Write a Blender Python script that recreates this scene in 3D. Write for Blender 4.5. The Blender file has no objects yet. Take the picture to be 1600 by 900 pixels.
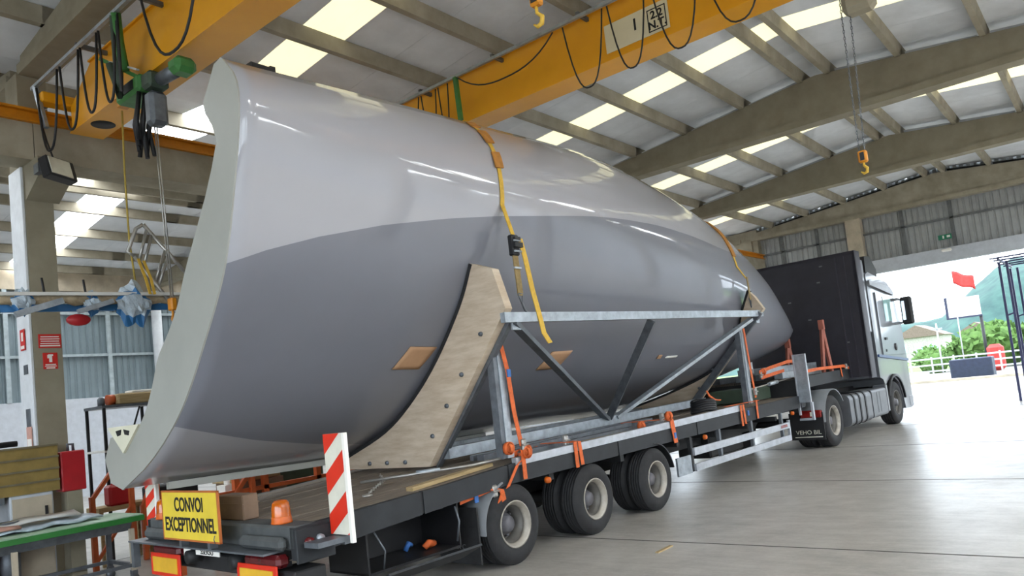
import bpy, math, random
from mathutils import Matrix, Vector
random.seed(7)
SC = bpy.context.scene
COL = SC.collection
# ---------------------------------------------------------------- camera
R = ((0.6332034, -0.7663062, -0.1087584), (-0.0080617, 0.1339798, -0.9909513), (0.7739435, 0.6283505, 0.0786587))
cd = bpy.data.cameras.new('camera'); cam = bpy.data.objects.new('camera', cd); COL.objects.link(cam)
cd.sensor_width = 36; cd.lens = 1167.1 / 1600 * 36; cd.shift_y = 71.8 / 1600; cd.clip_end = 2000
M = Matrix(((R[0][0], -R[1][0], -R[2][0], 0), (R[0][1], -R[1][1], -R[2][1], 0), (R[0][2], -R[1][2], -R[2][2], 1.71), (0, 0, 0, 1)))
cam.matrix_world = M
SC.camera = cam
# ---------------------------------------------------------------- sky, sun, exposure
wd = bpy.data.worlds.new('sky'); SC.world = wd; wd.use_nodes = True
bg = wd.node_tree.nodes['Background']; bg.inputs[0].default_value = (0.80, 0.90, 1.0, 1); bg.inputs[1].default_value = 4.0
sl = bpy.data.lights.new('sun', 'SUN'); sl.energy = 1.0; sl.angle = math.radians(6); sl.color = (1, .96, .9)
so = bpy.data.objects.new('sun', sl); COL.objects.link(so); so.rotation_euler = (math.radians(-28), math.radians(22), 0)
vs = SC.view_settings; SC.display_settings.display_device = 'sRGB'
vs.view_transform = 'Standard'; vs.look = 'None'; vs.exposure = 0.75; vs.gamma = 1; vs.use_curve_mapping = False
SC.cycles.max_bounces = 8; SC.cycles.diffuse_bounces = 5; SC.cycles.glossy_bounces = 4
SC.cycles.use_denoising = True; SC.cycles.sample_clamp_indirect = 6; SC.cycles.caustics_reflective = False; SC.cycles.caustics_refractive = False
SKYLIGHT_E = .58
# ---------------------------------------------------------------- materials
def lin(h):
    h = h.lstrip('#'); c = [int(h[i:i + 2], 16) / 255 for i in (0, 2, 4)]
    return tuple(x / 12.92 if x <= .04045 else ((x + .055) / 1.055) ** 2.4 for x in c)
MATS = {}
def mat(name, col, rough=.5, metal=0, var=.12, scale=6., bump=0., stretch=None, emit=0., col2=None, coat=0., trans=0., rvar=0.):
    if name in MATS: return MATS[name]
    m = bpy.data.materials.new(name); m.use_nodes = True; nt = m.node_tree; N = nt.nodes; L = nt.links
    b = N['Principled BSDF']; b.inputs['Roughness'].default_value = rough; b.inputs['Metallic'].default_value = metal
    c = lin(col); d = lin(col2) if col2 else tuple(max(0, x * (1 - 2 * var)) for x in c)
    c1 = c if col2 else tuple(min(1, x * (1 + var)) for x in c)
    tc = N.new('ShaderNodeTexCoord'); src = tc.outputs['Object']
    if stretch:
        mp = N.new('ShaderNodeMapping'); mp.inputs['Scale'].default_value = stretch; L.new(src, mp.inputs[0]); src = mp.outputs[0]
    no = N.new('ShaderNodeTexNoise'); no.inputs['Scale'].default_value = scale; no.inputs['Detail'].default_value = 5; no.inputs['Roughness'].default_value = .6
    L.new(src, no.inputs['Vector'])
    rp = N.new('ShaderNodeValToRGB'); rp.color_ramp.elements[0].position = .32; rp.color_ramp.elements[1].position = .68
    rp.color_ramp.elements[0].color = (*d, 1); rp.color_ramp.elements[1].color = (*c1, 1)
    L.new(no.outputs[0], rp.inputs[0]); L.new(rp.outputs[0], b.inputs['Base Color'])
    if bump:
        bp = N.new('ShaderNodeBump'); bp.inputs['Strength'].default_value = bump; bp.inputs['Distance'].default_value = .02
        n2 = N.new('ShaderNodeTexNoise'); n2.inputs['Scale'].default_value = scale * 5; n2.inputs['Detail'].default_value = 4; L.new(src, n2.inputs['Vector'])
        L.new(n2.outputs[0], bp.inputs['Height']); L.new(bp.outputs[0], b.inputs['Normal'])
    if rvar:
        mr = N.new('ShaderNodeMapRange'); mr.inputs[1].default_value = .3; mr.inputs[2].default_value = .7
        mr.inputs[3].default_value = max(.02, rough - rvar); mr.inputs[4].default_value = rough + rvar
        L.new(no.outputs[0], mr.inputs[0]); L.new(mr.outputs[0], b.inputs['Roughness'])
    if emit:
        L.new(rp.outputs[0], b.inputs['Emission Color']); b.inputs['Emission Strength'].default_value = emit
    if coat: b.inputs['Coat Weight'].default_value = coat; b.inputs['Coat Roughness'].default_value = .05
    if trans: b.inputs['Transmission Weight'].default_value = trans
    MATS[name] = m; return m
mat('floor', '#b2aea7', .30, 0, col2='#9c9891', scale=1.1, bump=.03, rvar=.04)
fm = MATS['floor']; fN = fm.node_tree.nodes; fL = fm.node_tree.links; fb = fN['Principled BSDF']
ftc = fN.new('ShaderNodeTexCoord'); lays = []
for sc_, st_, det in ((.35, (1, 1, 1), 4), (3.2, (1, 1, 1), 8), (2.2, (5, .7, 1), 6), (26, (1, 1, 1), 4)):
    mp_ = fN.new('ShaderNodeMapping'); mp_.inputs['Scale'].default_value = st_; mp_.inputs['Rotation'].default_value = (0, 0, .6 * len(lays)); fL.new(ftc.outputs['Object'], mp_.inputs[0])
    n_ = fN.new('ShaderNodeTexNoise'); n_.inputs['Scale'].default_value = sc_; n_.inputs['Detail'].default_value = det; n_.inputs['Roughness'].default_value = .65; fL.new(mp_.outputs[0], n_.inputs['Vector']); lays.append(n_)
acc = None
for n_, w_ in zip(lays, (.35, .3, .22, .13)):
    m_ = fN.new('ShaderNodeMath'); m_.operation = 'MULTIPLY'; m_.inputs[1].default_value = w_; fL.new(n_.outputs[0], m_.inputs[0])
    if acc is None: acc = m_
    else:
        a_ = fN.new('ShaderNodeMath'); a_.operation = 'ADD'; fL.new(acc.outputs[0], a_.inputs[0]); fL.new(m_.outputs[0], a_.inputs[1]); acc = a_
fr_ = fN.new('ShaderNodeValToRGB'); fr_.color_ramp.elements[0].position = .38; fr_.color_ramp.elements[1].position = .62
fr_.color_ramp.elements[0].color = (*lin('#8b8781'), 1); fr_.color_ramp.elements[1].color = (*lin('#b5b1aa'), 1)
fL.new(acc.outputs[0], fr_.inputs[0]); fL.new(fr_.outputs[0], fb.inputs['Base Color'])
fmr = fN.new('ShaderNodeMapRange'); fmr.inputs[1].default_value = .35; fmr.inputs[2].default_value = .65; fmr.inputs[3].default_value = .40; fmr.inputs[4].default_value = .28
fL.new(acc.outputs[0], fmr.inputs[0]); fL.new(fmr.outputs[0], fb.inputs['Roughness'])
mat('joint', '#4c4a46', .8)
mat('yard', '#85827b', .9, scale=.8, col2='#716e68')
mat('grass', '#4a6a2c', .95, scale=3, col2='#65823c')
mat('concrete', '#a59d8b', .85, scale=2.2, col2='#8b8472', bump=.15)
mat('concrete_light', '#b8ac98', .85, scale=2, bump=.1)
mat('concrete_dark', '#958e7b', .85, scale=2.5, col2='#857d6a', bump=.12)
mat('roof_sheet', '#dfe3e8', .7, var=.06, scale=1.5)
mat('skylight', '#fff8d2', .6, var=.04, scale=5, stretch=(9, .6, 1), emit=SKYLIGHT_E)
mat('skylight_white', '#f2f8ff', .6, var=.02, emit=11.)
mat('skylight_boost', '#f2f8ff', .6, var=.02, emit=20.)  # unseen right nave skylights, glow raised to brighten the hall
mat('filler', '#d5dadf', .6, var=.05)
mat('dark_filler', '#2a2b2c', .8)
mat('cladding', '#a3a6a6', .55, .0, var=.1, scale=1.2)
mat('cladding_left', '#76848a', .5, .0, var=.08, scale=1.2)
mat('girt_or_shade_bar', '#6a6d6e', .6)
mat('girt_light', '#a4b0b4', .55)
mat('block_white', '#bcc1c8', .8, var=.05)
mat('white_or_lit_face', '#d8dce0', .5, var=.05)
mat('crane_yellow', '#e8a416', .4, var=.07, scale=1.2, col2='#da960f')
mat('runway_orange', '#c9800f', .5, var=.1)
mat('crane_green', '#3f7a3c', .5, var=.15)
mat('black', '#17171a', .55, var=.2)
mat('rubber', '#232325', .8, var=.2, scale=12)
mat('gel_white', '#a6a6ac', .5, var=.015, scale=.6, coat=1.)
mat('gel_grey', '#777983', .5, var=.03, scale=.7, coat=.55)
mat('flange', '#a2a39c', .35, var=.04, scale=1.5)
mat('tab_cream', '#d6d3bd', .6, var=.03)
mat('plywood', '#cdbda8', .75, col2='#b5a28b', scale=3, stretch=(1, 1, 5), bump=.12)
mat('galv', '#a5adb4', .38, .55, var=.14, scale=9)
mat('galv_dark', '#6b7076', .45, .5, var=.15, scale=8)
mat('alu', '#b9bdc4', .4, .5, var=.1, scale=7)
mat('trailer_dark', '#222529', .65, var=.15, scale=4, bump=.03)
mat('trailer_black', '#1d1e20', .6, var=.2)
mat('rear_grey', '#4c4f50', .7, var=.15, scale=7)
mat('deck_wood', '#857869', .85, col2='#62584e', scale=5, stretch=(.7, 9, 9), bump=.25)
mat('timber', '#b09a72', .8, col2='#968058', scale=4, stretch=(1, 10, 10))
mat('rim_barrel_shade', '#6a6762', .5, .2, var=.15)  # inner rim coloured darker to stand in for shade inside the dish
mat('rim_disc_shade', '#55534f', .6, .1, var=.18, scale=12)  # disc colour carries the shade deep in the rim
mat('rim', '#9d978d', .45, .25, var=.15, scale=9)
mat('hub', '#646368', .55, .2, var=.2)
mat('strap_orange', '#d0612a', .7, var=.12, scale=20)
mat('strap_yellow', '#d2a93c', .65, var=.08, scale=20)
mat('strap_tan', '#8f7a4f', .75, var=.12, scale=20)
mat('sleeve', '#b57b34', .75, var=.12, scale=12)
mat('blue_tag', '#3466a8', .6)
mat('sign_yellow', '#e0c53c', .5, var=.05, scale=5)
mat('sign_red', '#c8281e', .45, var=.05)
mat('sign_edge', '#b1622a', .6)
mat('ink', '#141414', .7)
mat('refl_red', '#d83018', .4, var=.04)
mat('refl_white', '#d9d7c8', .4, var=.05)
mat('refl_yellow', '#dfae2e', .4, var=.06)
mat('amber', '#c65e02', .15, var=.12, scale=9, trans=.1, coat=.5)
mat('amber_base', '#cc5e12', .4)
mat('lamp_red', '#5a161a', .25)
mat('lamp_bright', '#86231e', .25)
mat('cardboard', '#7c6553', .85, var=.08)
mat('red_paint', '#a81a22', .45, var=.06)
mat('red_oxide', '#9c5a4a', .6, var=.1)
mat('orange_paint', '#c25a2a', .55, var=.1)
mat('plate_cream', '#dcd3b4', .5, var=.02)
mat('sign_white', '#ece9e2', .5, var=.02)
mat('panel_tan', '#927b42', .75, col2='#7a6636', scale=4, bump=.15)
mat('panel_rib', '#70664e', .7)
mat('table_green', '#2f7a35', .4, var=.08)
mat('mould_green', '#7fa888', .5, col2='#b3c6b0', scale=4)
mat('sheet_white', '#d7d6d2', .6, var=.05)
mat('sheet_pink', '#c99a8c', .7, var=.08)
mat('tarp_blue', '#2f6ca0', .5, var=.1, scale=4)
mat('film', '#b6c4cf', .35, var=.15, scale=9, bump=.5)
mat('wrap_tan', '#b3a184', .8, col2='#8a7a60', scale=12, bump=.4)
mat('steel_bar', '#a5a29c', .3, .6, var=.15)
mat('rope_yellow', '#b39a45', .8)
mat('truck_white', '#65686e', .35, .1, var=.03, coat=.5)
mat('truck_grey', '#8b8d92', .4, .3, var=.06)
mat('truck_blue', '#36507e', .4)
mat('board_black', '#26252e', .6, var=.15, scale=3, bump=.06)
mat('board_edge', '#34313c', .5)
mat('glass', '#9fc6c4', .05, 0, var=.05)
mat('mirror_glass', '#dfe6ee', .05, .9)
mat('fender', '#6e7276', .55, var=.06)
mat('tank', '#6a6c70', .45, .3, var=.06)
mat('fence_white', '#b4b6ba', .6)
mat('bush', '#3c5c22', .9, col2='#587836', scale=5)
mat('hill', '#233f3e', 1., col2='#385850', scale=.25)
mat('skip_blue', '#262c44', .6)
mat('billboard', '#b9b7b3', .6, var=.03)
mat('flag', '#b0322c', .7)
mat('rack_steel', '#3c3f66', .5, var=.1)
mat('exit_green', '#1f7a5a', .5)
mat('lamp_glass', '#cfd0c4', .15, var=.05)
mat('machine_green', '#3b4a3c', .6)
mat('house', '#a09c94', .8)
mat('house_roof', '#6e5f55', .8)
# ---------------------------------------------------------------- mesh helpers
FR = {'W': Matrix.Identity(4), 'T': Matrix.Translation((7.27, 4.92, 0)) @ Matrix.Rotation(-.02, 4, 'Z'),
      'K': Matrix.Translation((15.3, 4.56, 0)) @ Matrix.Rotation(-.05, 4, 'Z'), 'C': Matrix.Translation((7.27, 4.92, 0)) @ Matrix.Rotation(.01, 4, 'Z')}
def frame_to(a, b, p):
    return tuple(FR[b].inverted() @ FR[a] @ Vector(p))
class MB:
    def __init__(s): s.v = []; s.f = []; s.mi = []; s.sm = []
    def add(s, vs, fs, mi=0, smooth=False):
        o = len(s.v); s.v += [tuple(v) for v in vs]
        for f in fs: s.f.append(tuple(i + o for i in f)); s.mi.append(mi); s.sm.append(smooth)
        return s
    def box(s, c, d, rot=None, mi=0, bev=0):
        x, y, z = [k / 2 for k in d]
        if bev:
            b = min(bev, x * .9, y * .9, z * .9); P = []
            F = []
            idx = {}
            for sx in (-1, 1):
                for sy in (-1, 1):
                    for sz in (-1, 1):
                        for a in range(3):
                            q = [sx * (x - b), sy * (y - b), sz * (z - b)]; q[a] = (sx * x, sy * y, sz * z)[a]
                            idx[(sx, sy, sz, a)] = len(P); P.append(q)
            for a in range(3):
                o = [k for k in range(3) if k != a]
                for sg in (-1, 1):
                    def key(p, q):
                        k = [0, 0, 0]; k[a] = sg; k[o[0]] = p; k[o[1]] = q; return idx[(k[0], k[1], k[2], a)]
                    F.append((key(-1, -1), key(1, -1), key(1, 1), key(-1, 1)))
            for a in range(3):
                o = [k for k in range(3) if k != a]
                for p in (-1, 1):
                    for q in (-1, 1):
                        def key2(t, ax):
                            k = [0, 0, 0]; k[a] = t; k[o[0]] = p; k[o[1]] = q; return idx[(k[0], k[1], k[2], ax)]
                        F.append((key2(-1, o[0]), key2(1, o[0]), key2(1, o[1]), key2(-1, o[1])))
            for sx in (-1, 1):
                for sy in (-1, 1):
                    for sz in (-1, 1): F.append(tuple(idx[(sx, sy, sz, a)] for a in range(3)))
            vs = P; fs = F
        else:
            vs = [(i * x, j * y, k * z) for i in (-1, 1) for j in (-1, 1) for k in (-1, 1)]
            fs = [(0, 1, 3, 2), (4, 6, 7, 5), (0, 4, 5, 1), (2, 3, 7, 6), (0, 2, 6, 4), (1, 5, 7, 3)]
        if rot is not None: vs = [rot @ Vector(v) for v in vs]
        return s.add([(v[0] + c[0], v[1] + c[1], v[2] + c[2]) for v in vs], fs, mi)
    def bb(s, a, b, mi=0, bev=0):       # box from two corners
        return s.box([(p + q) / 2 for p, q in zip(a, b)], [abs(p - q) for p, q in zip(a, b)], None, mi, bev)
    def bar(s, p, q, w, h, up=(0, 0, 1), mi=0):
        p = Vector(p); q = Vector(q); d = (q - p).normalized(); u = Vector(up)
        sd = d.cross(u)
        if sd.length < 1e-4: sd = d.cross(Vector((1, 0, 0)))
        sd.normalize(); u = sd.cross(d).normalized()
        vs = [pt + sd * (i * w / 2) + u * (j * h / 2) for pt in (p, q) for i in (-1, 1) for j in (-1, 1)]
        return s.add(vs, [(0, 1, 3, 2), (4, 6, 7, 5), (0, 4, 5, 1), (2, 3, 7, 6), (0, 2, 6, 4), (1, 5, 7, 3)], mi)
    def tube(s, pts, r, n=8, mi=0, closed=False):
        pts = [Vector(p) for p in pts]; rs = r if isinstance(r, (list, tuple)) else [r] * len(pts); o = len(s.v); prev = None
        for i, p in enumerate(pts):
            a = pts[i - 1] if i or closed else p; b = pts[(i + 1) % len(pts)] if i < len(pts) - 1 or closed else p
            d = (b - a).normalized()
            if prev is None:
                u = d.cross(Vector((0, 0, 1)))
                if u.length < 1e-3: u = d.cross(Vector((1, 0, 0)))
            else: u = prev - d * prev.dot(d)
            u.normalize(); prev = u; w = d.cross(u)
            for k in range(n):
                t = 2 * math.pi * k / n; s.v.append(tuple(p + (u * math.cos(t) + w * math.sin(t)) * rs[i]))
        m = len(pts)
        for i in range(m if closed else m - 1):
            j = (i + 1) % m
            for k in range(n):
                s.f.append((o + i * n + k, o + i * n + (k + 1) % n, o + j * n + (k + 1) % n, o + j * n + k)); s.mi.append(mi); s.sm.append(True)
        if not closed:
            s.f.append(tuple(o + k for k in range(n))[::-1]); s.f.append(tuple(o + (m - 1) * n + k for k in range(n))); s.mi += [mi, mi]; s.sm += [False, False]
        return s
    def lathe(s, prof, c=(0, 0, 0), axis='z', n=24, mi=0, a0=0, a1=2 * math.pi, smooth=True):
        full = abs(a1 - a0 - 2 * math.pi) < 1e-6; o = len(s.v); m = n if full else n + 1
        for r, h in prof:
            for k in range(m):
                t = a0 + (a1 - a0) * k / n; x, y = r * math.cos(t), r * math.sin(t)
                p = (x, y, h) if axis == 'z' else ((x, h, y) if axis == 'y' else (h, x, y))
                s.v.append((p[0] + c[0], p[1] + c[1], p[2] + c[2]))
        for i in range(len(prof) - 1):
            for k in range(n):
                k2 = (k + 1) % m
                s.f.append((o + i * m + k, o + i * m + k2, o + (i + 1) * m + k2, o + (i + 1) * m + k)); s.mi.append(mi); s.sm.append(smooth)
        return s
    def prism(s, poly, ax, a, b, mi=0):   # polygon in the two other axes, extruded along ax from a to b
        def P(p, h):
            return (h, p[0], p[1]) if ax == 0 else ((p[0], h, p[1]) if ax == 1 else (p[0], p[1], h))
        n = len(poly); vs = [P(p, a) for p in poly] + [P(p, b) for p in poly]
        fs = [tuple(range(n))[::-1], tuple(range(n, 2 * n))] + [(i, (i + 1) % n, n + (i + 1) % n, n + i) for i in range(n)]
        return s.add(vs, fs, mi)
    def strip(s, pts, wv, th=.006, mi=0):  # flat webbing along pts, width vector wv
        pts = [Vector(p) for p in pts]; wv = Vector(wv); vs = []; n = len(pts)
        for i, p in enumerate(pts):
            d = (pts[min(i + 1, n - 1)] - pts[max(i - 1, 0)]).normalized(); nn = d.cross(wv).normalized() * th / 2; w = wv / 2
            vs += [p - w - nn, p + w - nn, p + w + nn, p - w + nn]
        fs = [(0, 1, 2, 3), (4 * n - 1, 4 * n - 2, 4 * n - 3, 4 * n - 4)]
        for i in range(n - 1):
            for k in range(4): fs.append((4 * i + k, 4 * i + (k + 1) % 4, 4 * i + 4 + (k + 1) % 4, 4 * i + 4 + k))
        return s.add(vs, fs, mi)
    def xf(s, m): s.v = [tuple(m @ Vector(v)) for v in s.v]; return s
    def mesh(s, name, mats):
        me = bpy.data.meshes.new(name); me.from_pydata(s.v, [], s.f); me.polygons.foreach_set('material_index', s.mi); me.polygons.foreach_set('use_smooth', s.sm)
        for m in mats: me.materials.append(MATS[m])
        me.update()
        import bmesh
        bm = bmesh.new(); bm.from_mesh(me); bmesh.ops.recalc_face_normals(bm, faces=bm.faces); bm.to_mesh(me); bm.free()
        return me
    def build(s, name, mats, parent=None, frame=None, label=None):
        if isinstance(mats, str): mats = [mats]
        o = bpy.data.objects.new(name, s.mesh(name, mats)); COL.objects.link(o)
        if parent: o.parent = parent
        elif frame: o.matrix_world = FR[frame]
        if label: o['label'] = label
        return o
ROOTS = []
def thing(name, label, cat, frame='W', group=None, kind=None):
    o = bpy.data.objects.new(name, None); COL.objects.link(o); o.matrix_world = FR[frame]; o.empty_display_size = .2
    if kind: o['kind'] = kind
    else: o['label'] = label; o['category'] = cat
    if group: o['group'] = group
    ROOTS.append(o); return o
def tag(o, label, cat, group=None):
    o['label'] = label; o['category'] = cat
    if group: o['group'] = group
    ROOTS.append(o); return o
def struct(name, mb, mats, frame='W'):
    o = mb.build(name, mats, None, frame); o['kind'] = 'structure'; return o
def dup(o, parent, loc):
    c = o.copy(); COL.objects.link(c); c.parent = parent; c.location = loc
    for k in list(o.children):
        d = k.copy(); COL.objects.link(d); d.parent = c
    return c
def text(body, name, parent, loc, rot, size, m, sx=1., align='CENTER', ext=.001):
    cu = bpy.data.curves.new(name, 'FONT'); cu.body = body; cu.size = size; cu.align_x = align; cu.align_y = 'CENTER'; cu.extrude = ext; cu.offset = .0035 if name == 'sign_text' or size > .12 else 0
    cu.materials.append(MATS[m]); o = bpy.data.objects.new(name, cu); COL.objects.link(o); o.parent = parent; o.location = loc; o.rotation_euler = rot; o.scale = (sx, 1, 1)
    bpy.context.view_layer.update()
    me = bpy.data.meshes.new_from_object(o.evaluated_get(bpy.context.evaluated_depsgraph_get())); me.name = name
    bpy.data.objects.remove(o); n = bpy.data.objects.new(name, me); COL.objects.link(n); n.parent = parent; n.location = loc; n.rotation_euler = rot; n.scale = (sx, 1, 1)
    return n
def cr(ks, vs, x):
    i = 0
    while i < len(ks) - 2 and x > ks[i + 1]: i += 1
    def m(j):
        if j == 0: return (vs[1] - vs[0]) / (ks[1] - ks[0])
        if j == len(ks) - 1: return (vs[-1] - vs[-2]) / (ks[-1] - ks[-2])
        a = (vs[j] - vs[j - 1]) / (ks[j] - ks[j - 1]); b = (vs[j + 1] - vs[j]) / (ks[j + 1] - ks[j]); h0 = ks[j] - ks[j - 1]; h1 = ks[j + 1] - ks[j]
        return (a * h1 + b * h0) / (h0 + h1)
    h = ks[i + 1] - ks[i]; t = (x - ks[i]) / h
    return vs[i] * (2 * t**3 - 3 * t * t + 1) + h * m(i) * (t**3 - 2 * t * t + t) + vs[i + 1] * (-2 * t**3 + 3 * t * t) + h * m(i + 1) * (t**3 - t * t)
def lerp(tb, x):
    if x <= tb[0][0]: return tb[0][1]
    for (a, p), (b, q) in zip(tb, tb[1:]):
        if x <= b: return p + (q - p) * (x - a) / (b - a)
    return tb[-1][1]
PI = math.pi
# ================================================================ SETTING
def roofz(Y):
    return 7.75 - .105 * abs(Y - (-9.8 if Y < -2.8 else 4.2 if Y < 11.2 else 18.2))
BAYS = [-9.0, -2.75, 3.52, 9.79, 15.93, 22.2, 28.62]
# floor with sawn slab joints
fl = struct('floor', MB().bb((-30, -17, -.2), (29.2, 25.2, 0)), 'floor')
for X in (-.9, 3.0, 7.04, 10.98, 15.04, 19.0, 23.0):
    MB().bb((X - .012, -16, -.002), (X + .012, 25, .0015)).build('slab_joint', 'joint', fl)
for Y in (-4.5, 11.2):
    MB().bb((-12, Y - .012, -.002), (29, Y + .012, .0015)).build('slab_joint', 'joint', fl)
# roof: sandwich sheets, skylight sheets, purlins
ce = thing('ceiling', '', '', kind='structure')
def slope_mesh(y0, y1, w, th=.06):
    n = 1; mb = MB(); z0, z1 = roofz(y0 + 1e-4), roofz(y1 - 1e-4)
    mb.add([(0, y0, z0), (w, y0, z0), (w, y1, z1), (0, y1, z1), (0, y0, z0 + th), (w, y0, z0 + th), (w, y1, z1 + th), (0, y1, z1 + th)],
           [(0, 3, 2, 1), (4, 5, 6, 7), (0, 1, 5, 4), (1, 2, 6, 5), (2, 3, 7, 6), (3, 0, 4, 7)])
    return mb
SLOPES = [(-2.8, 4.2), (4.2, 11.2), (11.2, 18.2), (18.2, 25.2), (-16.8, -9.8), (-9.8, -2.8)]
SKY = {0: [.2, 6.47, 13.15, 19.1, 25.3], 1: [.2, 6.47, 13.15, 19.1, 25.3], 2: [.2, 6.4, 13.1, 19.1, 25.3], 3: [1.2, 7.58, 13.8, 19.8, 25.8], 4: [.2, 6.4, 13.1, 19.1, 25.3], 5: [.2, 6.4, 13.1, 19.1, 25.3]}
for k, (y0, y1) in enumerate(SLOPES):
    sw = .74 if k < 2 else .9 if k < 4 else 1.5  # last width: unseen right nave skylights, widened for extra light
    x = -9.0; segs = []
    for sx in SKY[k] + [29.0]:
        n = max(1, round((sx - x) / 1.05)); w = (sx - x) / n
        segs += [(x + i * w, w - .006, 'roof_sheet') for i in range(n)]
        if sx < 28.9: segs.append((sx, sw, 'skylight' if k < 2 else 'skylight_white' if k < 4 else 'skylight_boost'))
        x = sx + sw
    cache = {}
    for (x, w, m) in segs:
        key = (round(w, 4), m)
        if key not in cache: cache[key] = slope_mesh(y0, y1, w).mesh('roof_sheet' if m == 'roof_sheet' else 'skylight_sheet', [m])
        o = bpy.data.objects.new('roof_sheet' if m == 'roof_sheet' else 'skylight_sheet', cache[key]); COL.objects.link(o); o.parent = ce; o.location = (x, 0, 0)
PY = [-15.4, -13.8, -12.2, -10.2, -9.4, -7.4, -5.8, -4.2, -1.5, -.1, 1.25, 2.65, 3.95, 4.5, 5.8, 7.2, 8.55, 9.9] + [12.0, 13.75, 15.4, 17.0, 17.95, 18.45, 19.65, 21.4, 23.1, 24.6]
for a, b in zip(BAYS, BAYS[1:]):
    for Y in PY:
        zt = roofz(Y) - .004
        MB().prism([(Y - .05, zt - .22), (Y + .05, zt - .22), (Y + .085, zt), (Y - .085, zt)], 0, a + .02, b + .38 if b < 28 else b + .2).build('purlin', 'concrete', ce)
# rafters: flat soffit, double pitch top
def rafter(X, y0, y1, yr, th=.36):
    top = lambda Y: 7.55 - .105 * abs(Y - yr)
    poly = [(y0, 6.6), (y1, 6.6), (y1, top(y1)), (yr, top(yr)), (y0, top(y0))]
    mb = MB().prism(poly, 0, X + .05, X + th - .05)
    mb.prism([(y0, 6.58), (y1, 6.58), (y1, 6.72), (y0, 6.72)], 0, X, X + th)
    return mb
for i, X in enumerate(BAYS):
    for (y0, y1, yr) in ((-2.6, 10.75, 4.2), (11.15, 25.2, 18.2), (-16.8, -2.85, -9.8)):
        XX = X + (2.0 if yr > 10 and 5 < X < 28 else 0)
        r = struct('roof_rafter', rafter(XX, y0, y1, yr), 'concrete_dark' if X < 28 else 'concrete')
        ys = sorted([y for y in PY if y0 < y < y1])
        if X > 5:
            for ya, yb in zip(ys, ys[1:]):
                if yb - ya < .8: continue
                f = MB()
                za, zb = 7.55 - .105 * abs(ya - yr), 7.55 - .105 * abs(yb - yr)
                f.prism([(ya + .1, za), (yb - .1, zb), (yb - .1, zb + .1), (ya + .1, za + .1)], 0, XX + .24, XX + .3)
                f.build('gap_filler', 'filler' if X < 28 else 'dark_filler', r)
# columns with corbels, crane runway
for i, X in enumerate(BAYS):
    c = MB().bb((X - .04, 10.6, 0), (X + .29, 11.05, 5.3)).bb((X - .02, 10.72, 5.25), (X + .33, 11.15, 6.6))
    c.prism([(10.6, 4.85), (10.12, 5.06), (10.12, 5.3), (10.6, 5.3)], 0, X - .03, X + .36)
    col = struct('column_pier', c, 'concrete_dark' if i == 2 else 'concrete')
    if i == 2:
        MB().bb((X - .075, 10.61, 0), (X - .041, 11.04, 5.29), bev=.006).build('lit_face_board', 'white_or_lit_face', col)  # white board stands in for light falling on this column side
        MB().bb((X - .085, 10.72, 1.95), (X - .076, 10.86, 2.18), bev=.003).build('switch_box', 'galv_dark', col)
        MB().bb((X - .082, 10.72, 2.62), (X - .076, 10.86, 2.74)).build('switch_box', 'galv_dark', col)
    struct('column_pier', MB().bb((X - .04, -2.95, 0), (X + .29, -2.5, 6.6)), 'concrete')
for a, b in zip(BAYS, BAYS[1:]):
    struct('runway_wall_beam', MB().bb((a + .005, 10.3, 5.3), (b - .005, 10.71, 5.78)), 'concrete')
    struct('runway_wall_beam', MB().bb((a + .005, -2.49, 5.3), (b - .005, -2.1, 5.78)), 'concrete')
for y in (10.32, -2.3):
    rw = struct('trim_1' if y > 0 else 'trim_2', MB().bb((-9, y - .08, 5.78), (28.6, y + .12, 5.8)).bb((-9, y, 5.8), (28.6, y + .03, 5.93)).bb((-9, y - .07, 5.93), (28.6, y + .1, 5.96)), 'runway_orange')
# corrugated cladding
def clad_mesh(w, h, m, pitch=.2):
    n = round(w / pitch); mb = MB(); xs = []
    for i in range(n):
        b = i * w / n; p = w / n
        xs += [(b, 0), (b + p * .55, 0), (b + p * .66, .032), (b + p * .88, .032)]
    xs.append((w, 0)); xs.append((w + .07, -.003))
    vs = [(x, y, z) for z in (0, h) for x, y in xs]; k = len(xs)
    mb.add(vs, [(i, i + 1, k + i + 1, k + i) for i in range(k - 1)])
    return mb.mesh('cladding_sheet', [m])
def clad(parent, m, y0, y1, X, z0, zfun, axis='y', face=1):
    a = y0
    while a < y1 - .05:
        w = min(1.0, y1 - a); h = zfun(a + w / 2) - z0
        o = bpy.data.objects.new('cladding_sheet', clad_mesh(w, h, m)); COL.objects.link(o); o.parent = parent
        if axis == 'y': o.location = (X, a + w, z0); o.rotation_euler = (0, 0, -PI / 2)
        else: o.location = (a, X, z0)
        a += w
wf = thing('wall_front', '', '', kind='structure')
top = lambda Y: roofz(Y) + .05
clad(wf, 'cladding', -16.8, -2.9, 29.0, 4.98, top)
clad(wf, 'cladding', -2.9, 11.2, 29.0, 4.98, top)
clad(wf, 'cladding', 11.2, 25.2, 29.0, 4.98, top)
MB().bb((28.75, -1.6, 4.52), (29.05, 11.2, 4.98)).build('lintel', 'block_white', wf)
MB().bb((28.75, 11.2, 4.52), (29.05, 25.2, 4.98)).build('lintel', 'concrete_light', wf)
MB().bb((28.7, 7.25, 0), (29.05, 11.6, 4.52)).build('blockwork', 'block_white', wf)
MB().bb((28.7, 15.6, 0), (29.05, 25.2, 4.52)).build('blockwork', 'block_white', wf)
MB().bb((28.7, -17, 0), (29.05, -1.6, 4.98)).build('blockwork', 'block_white', wf)
MB().bb((28.66, 6.75, 0), (29.06, 7.25, 6.62)).build('gate_pier_or_filler', 'concrete_light', wf)
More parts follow.
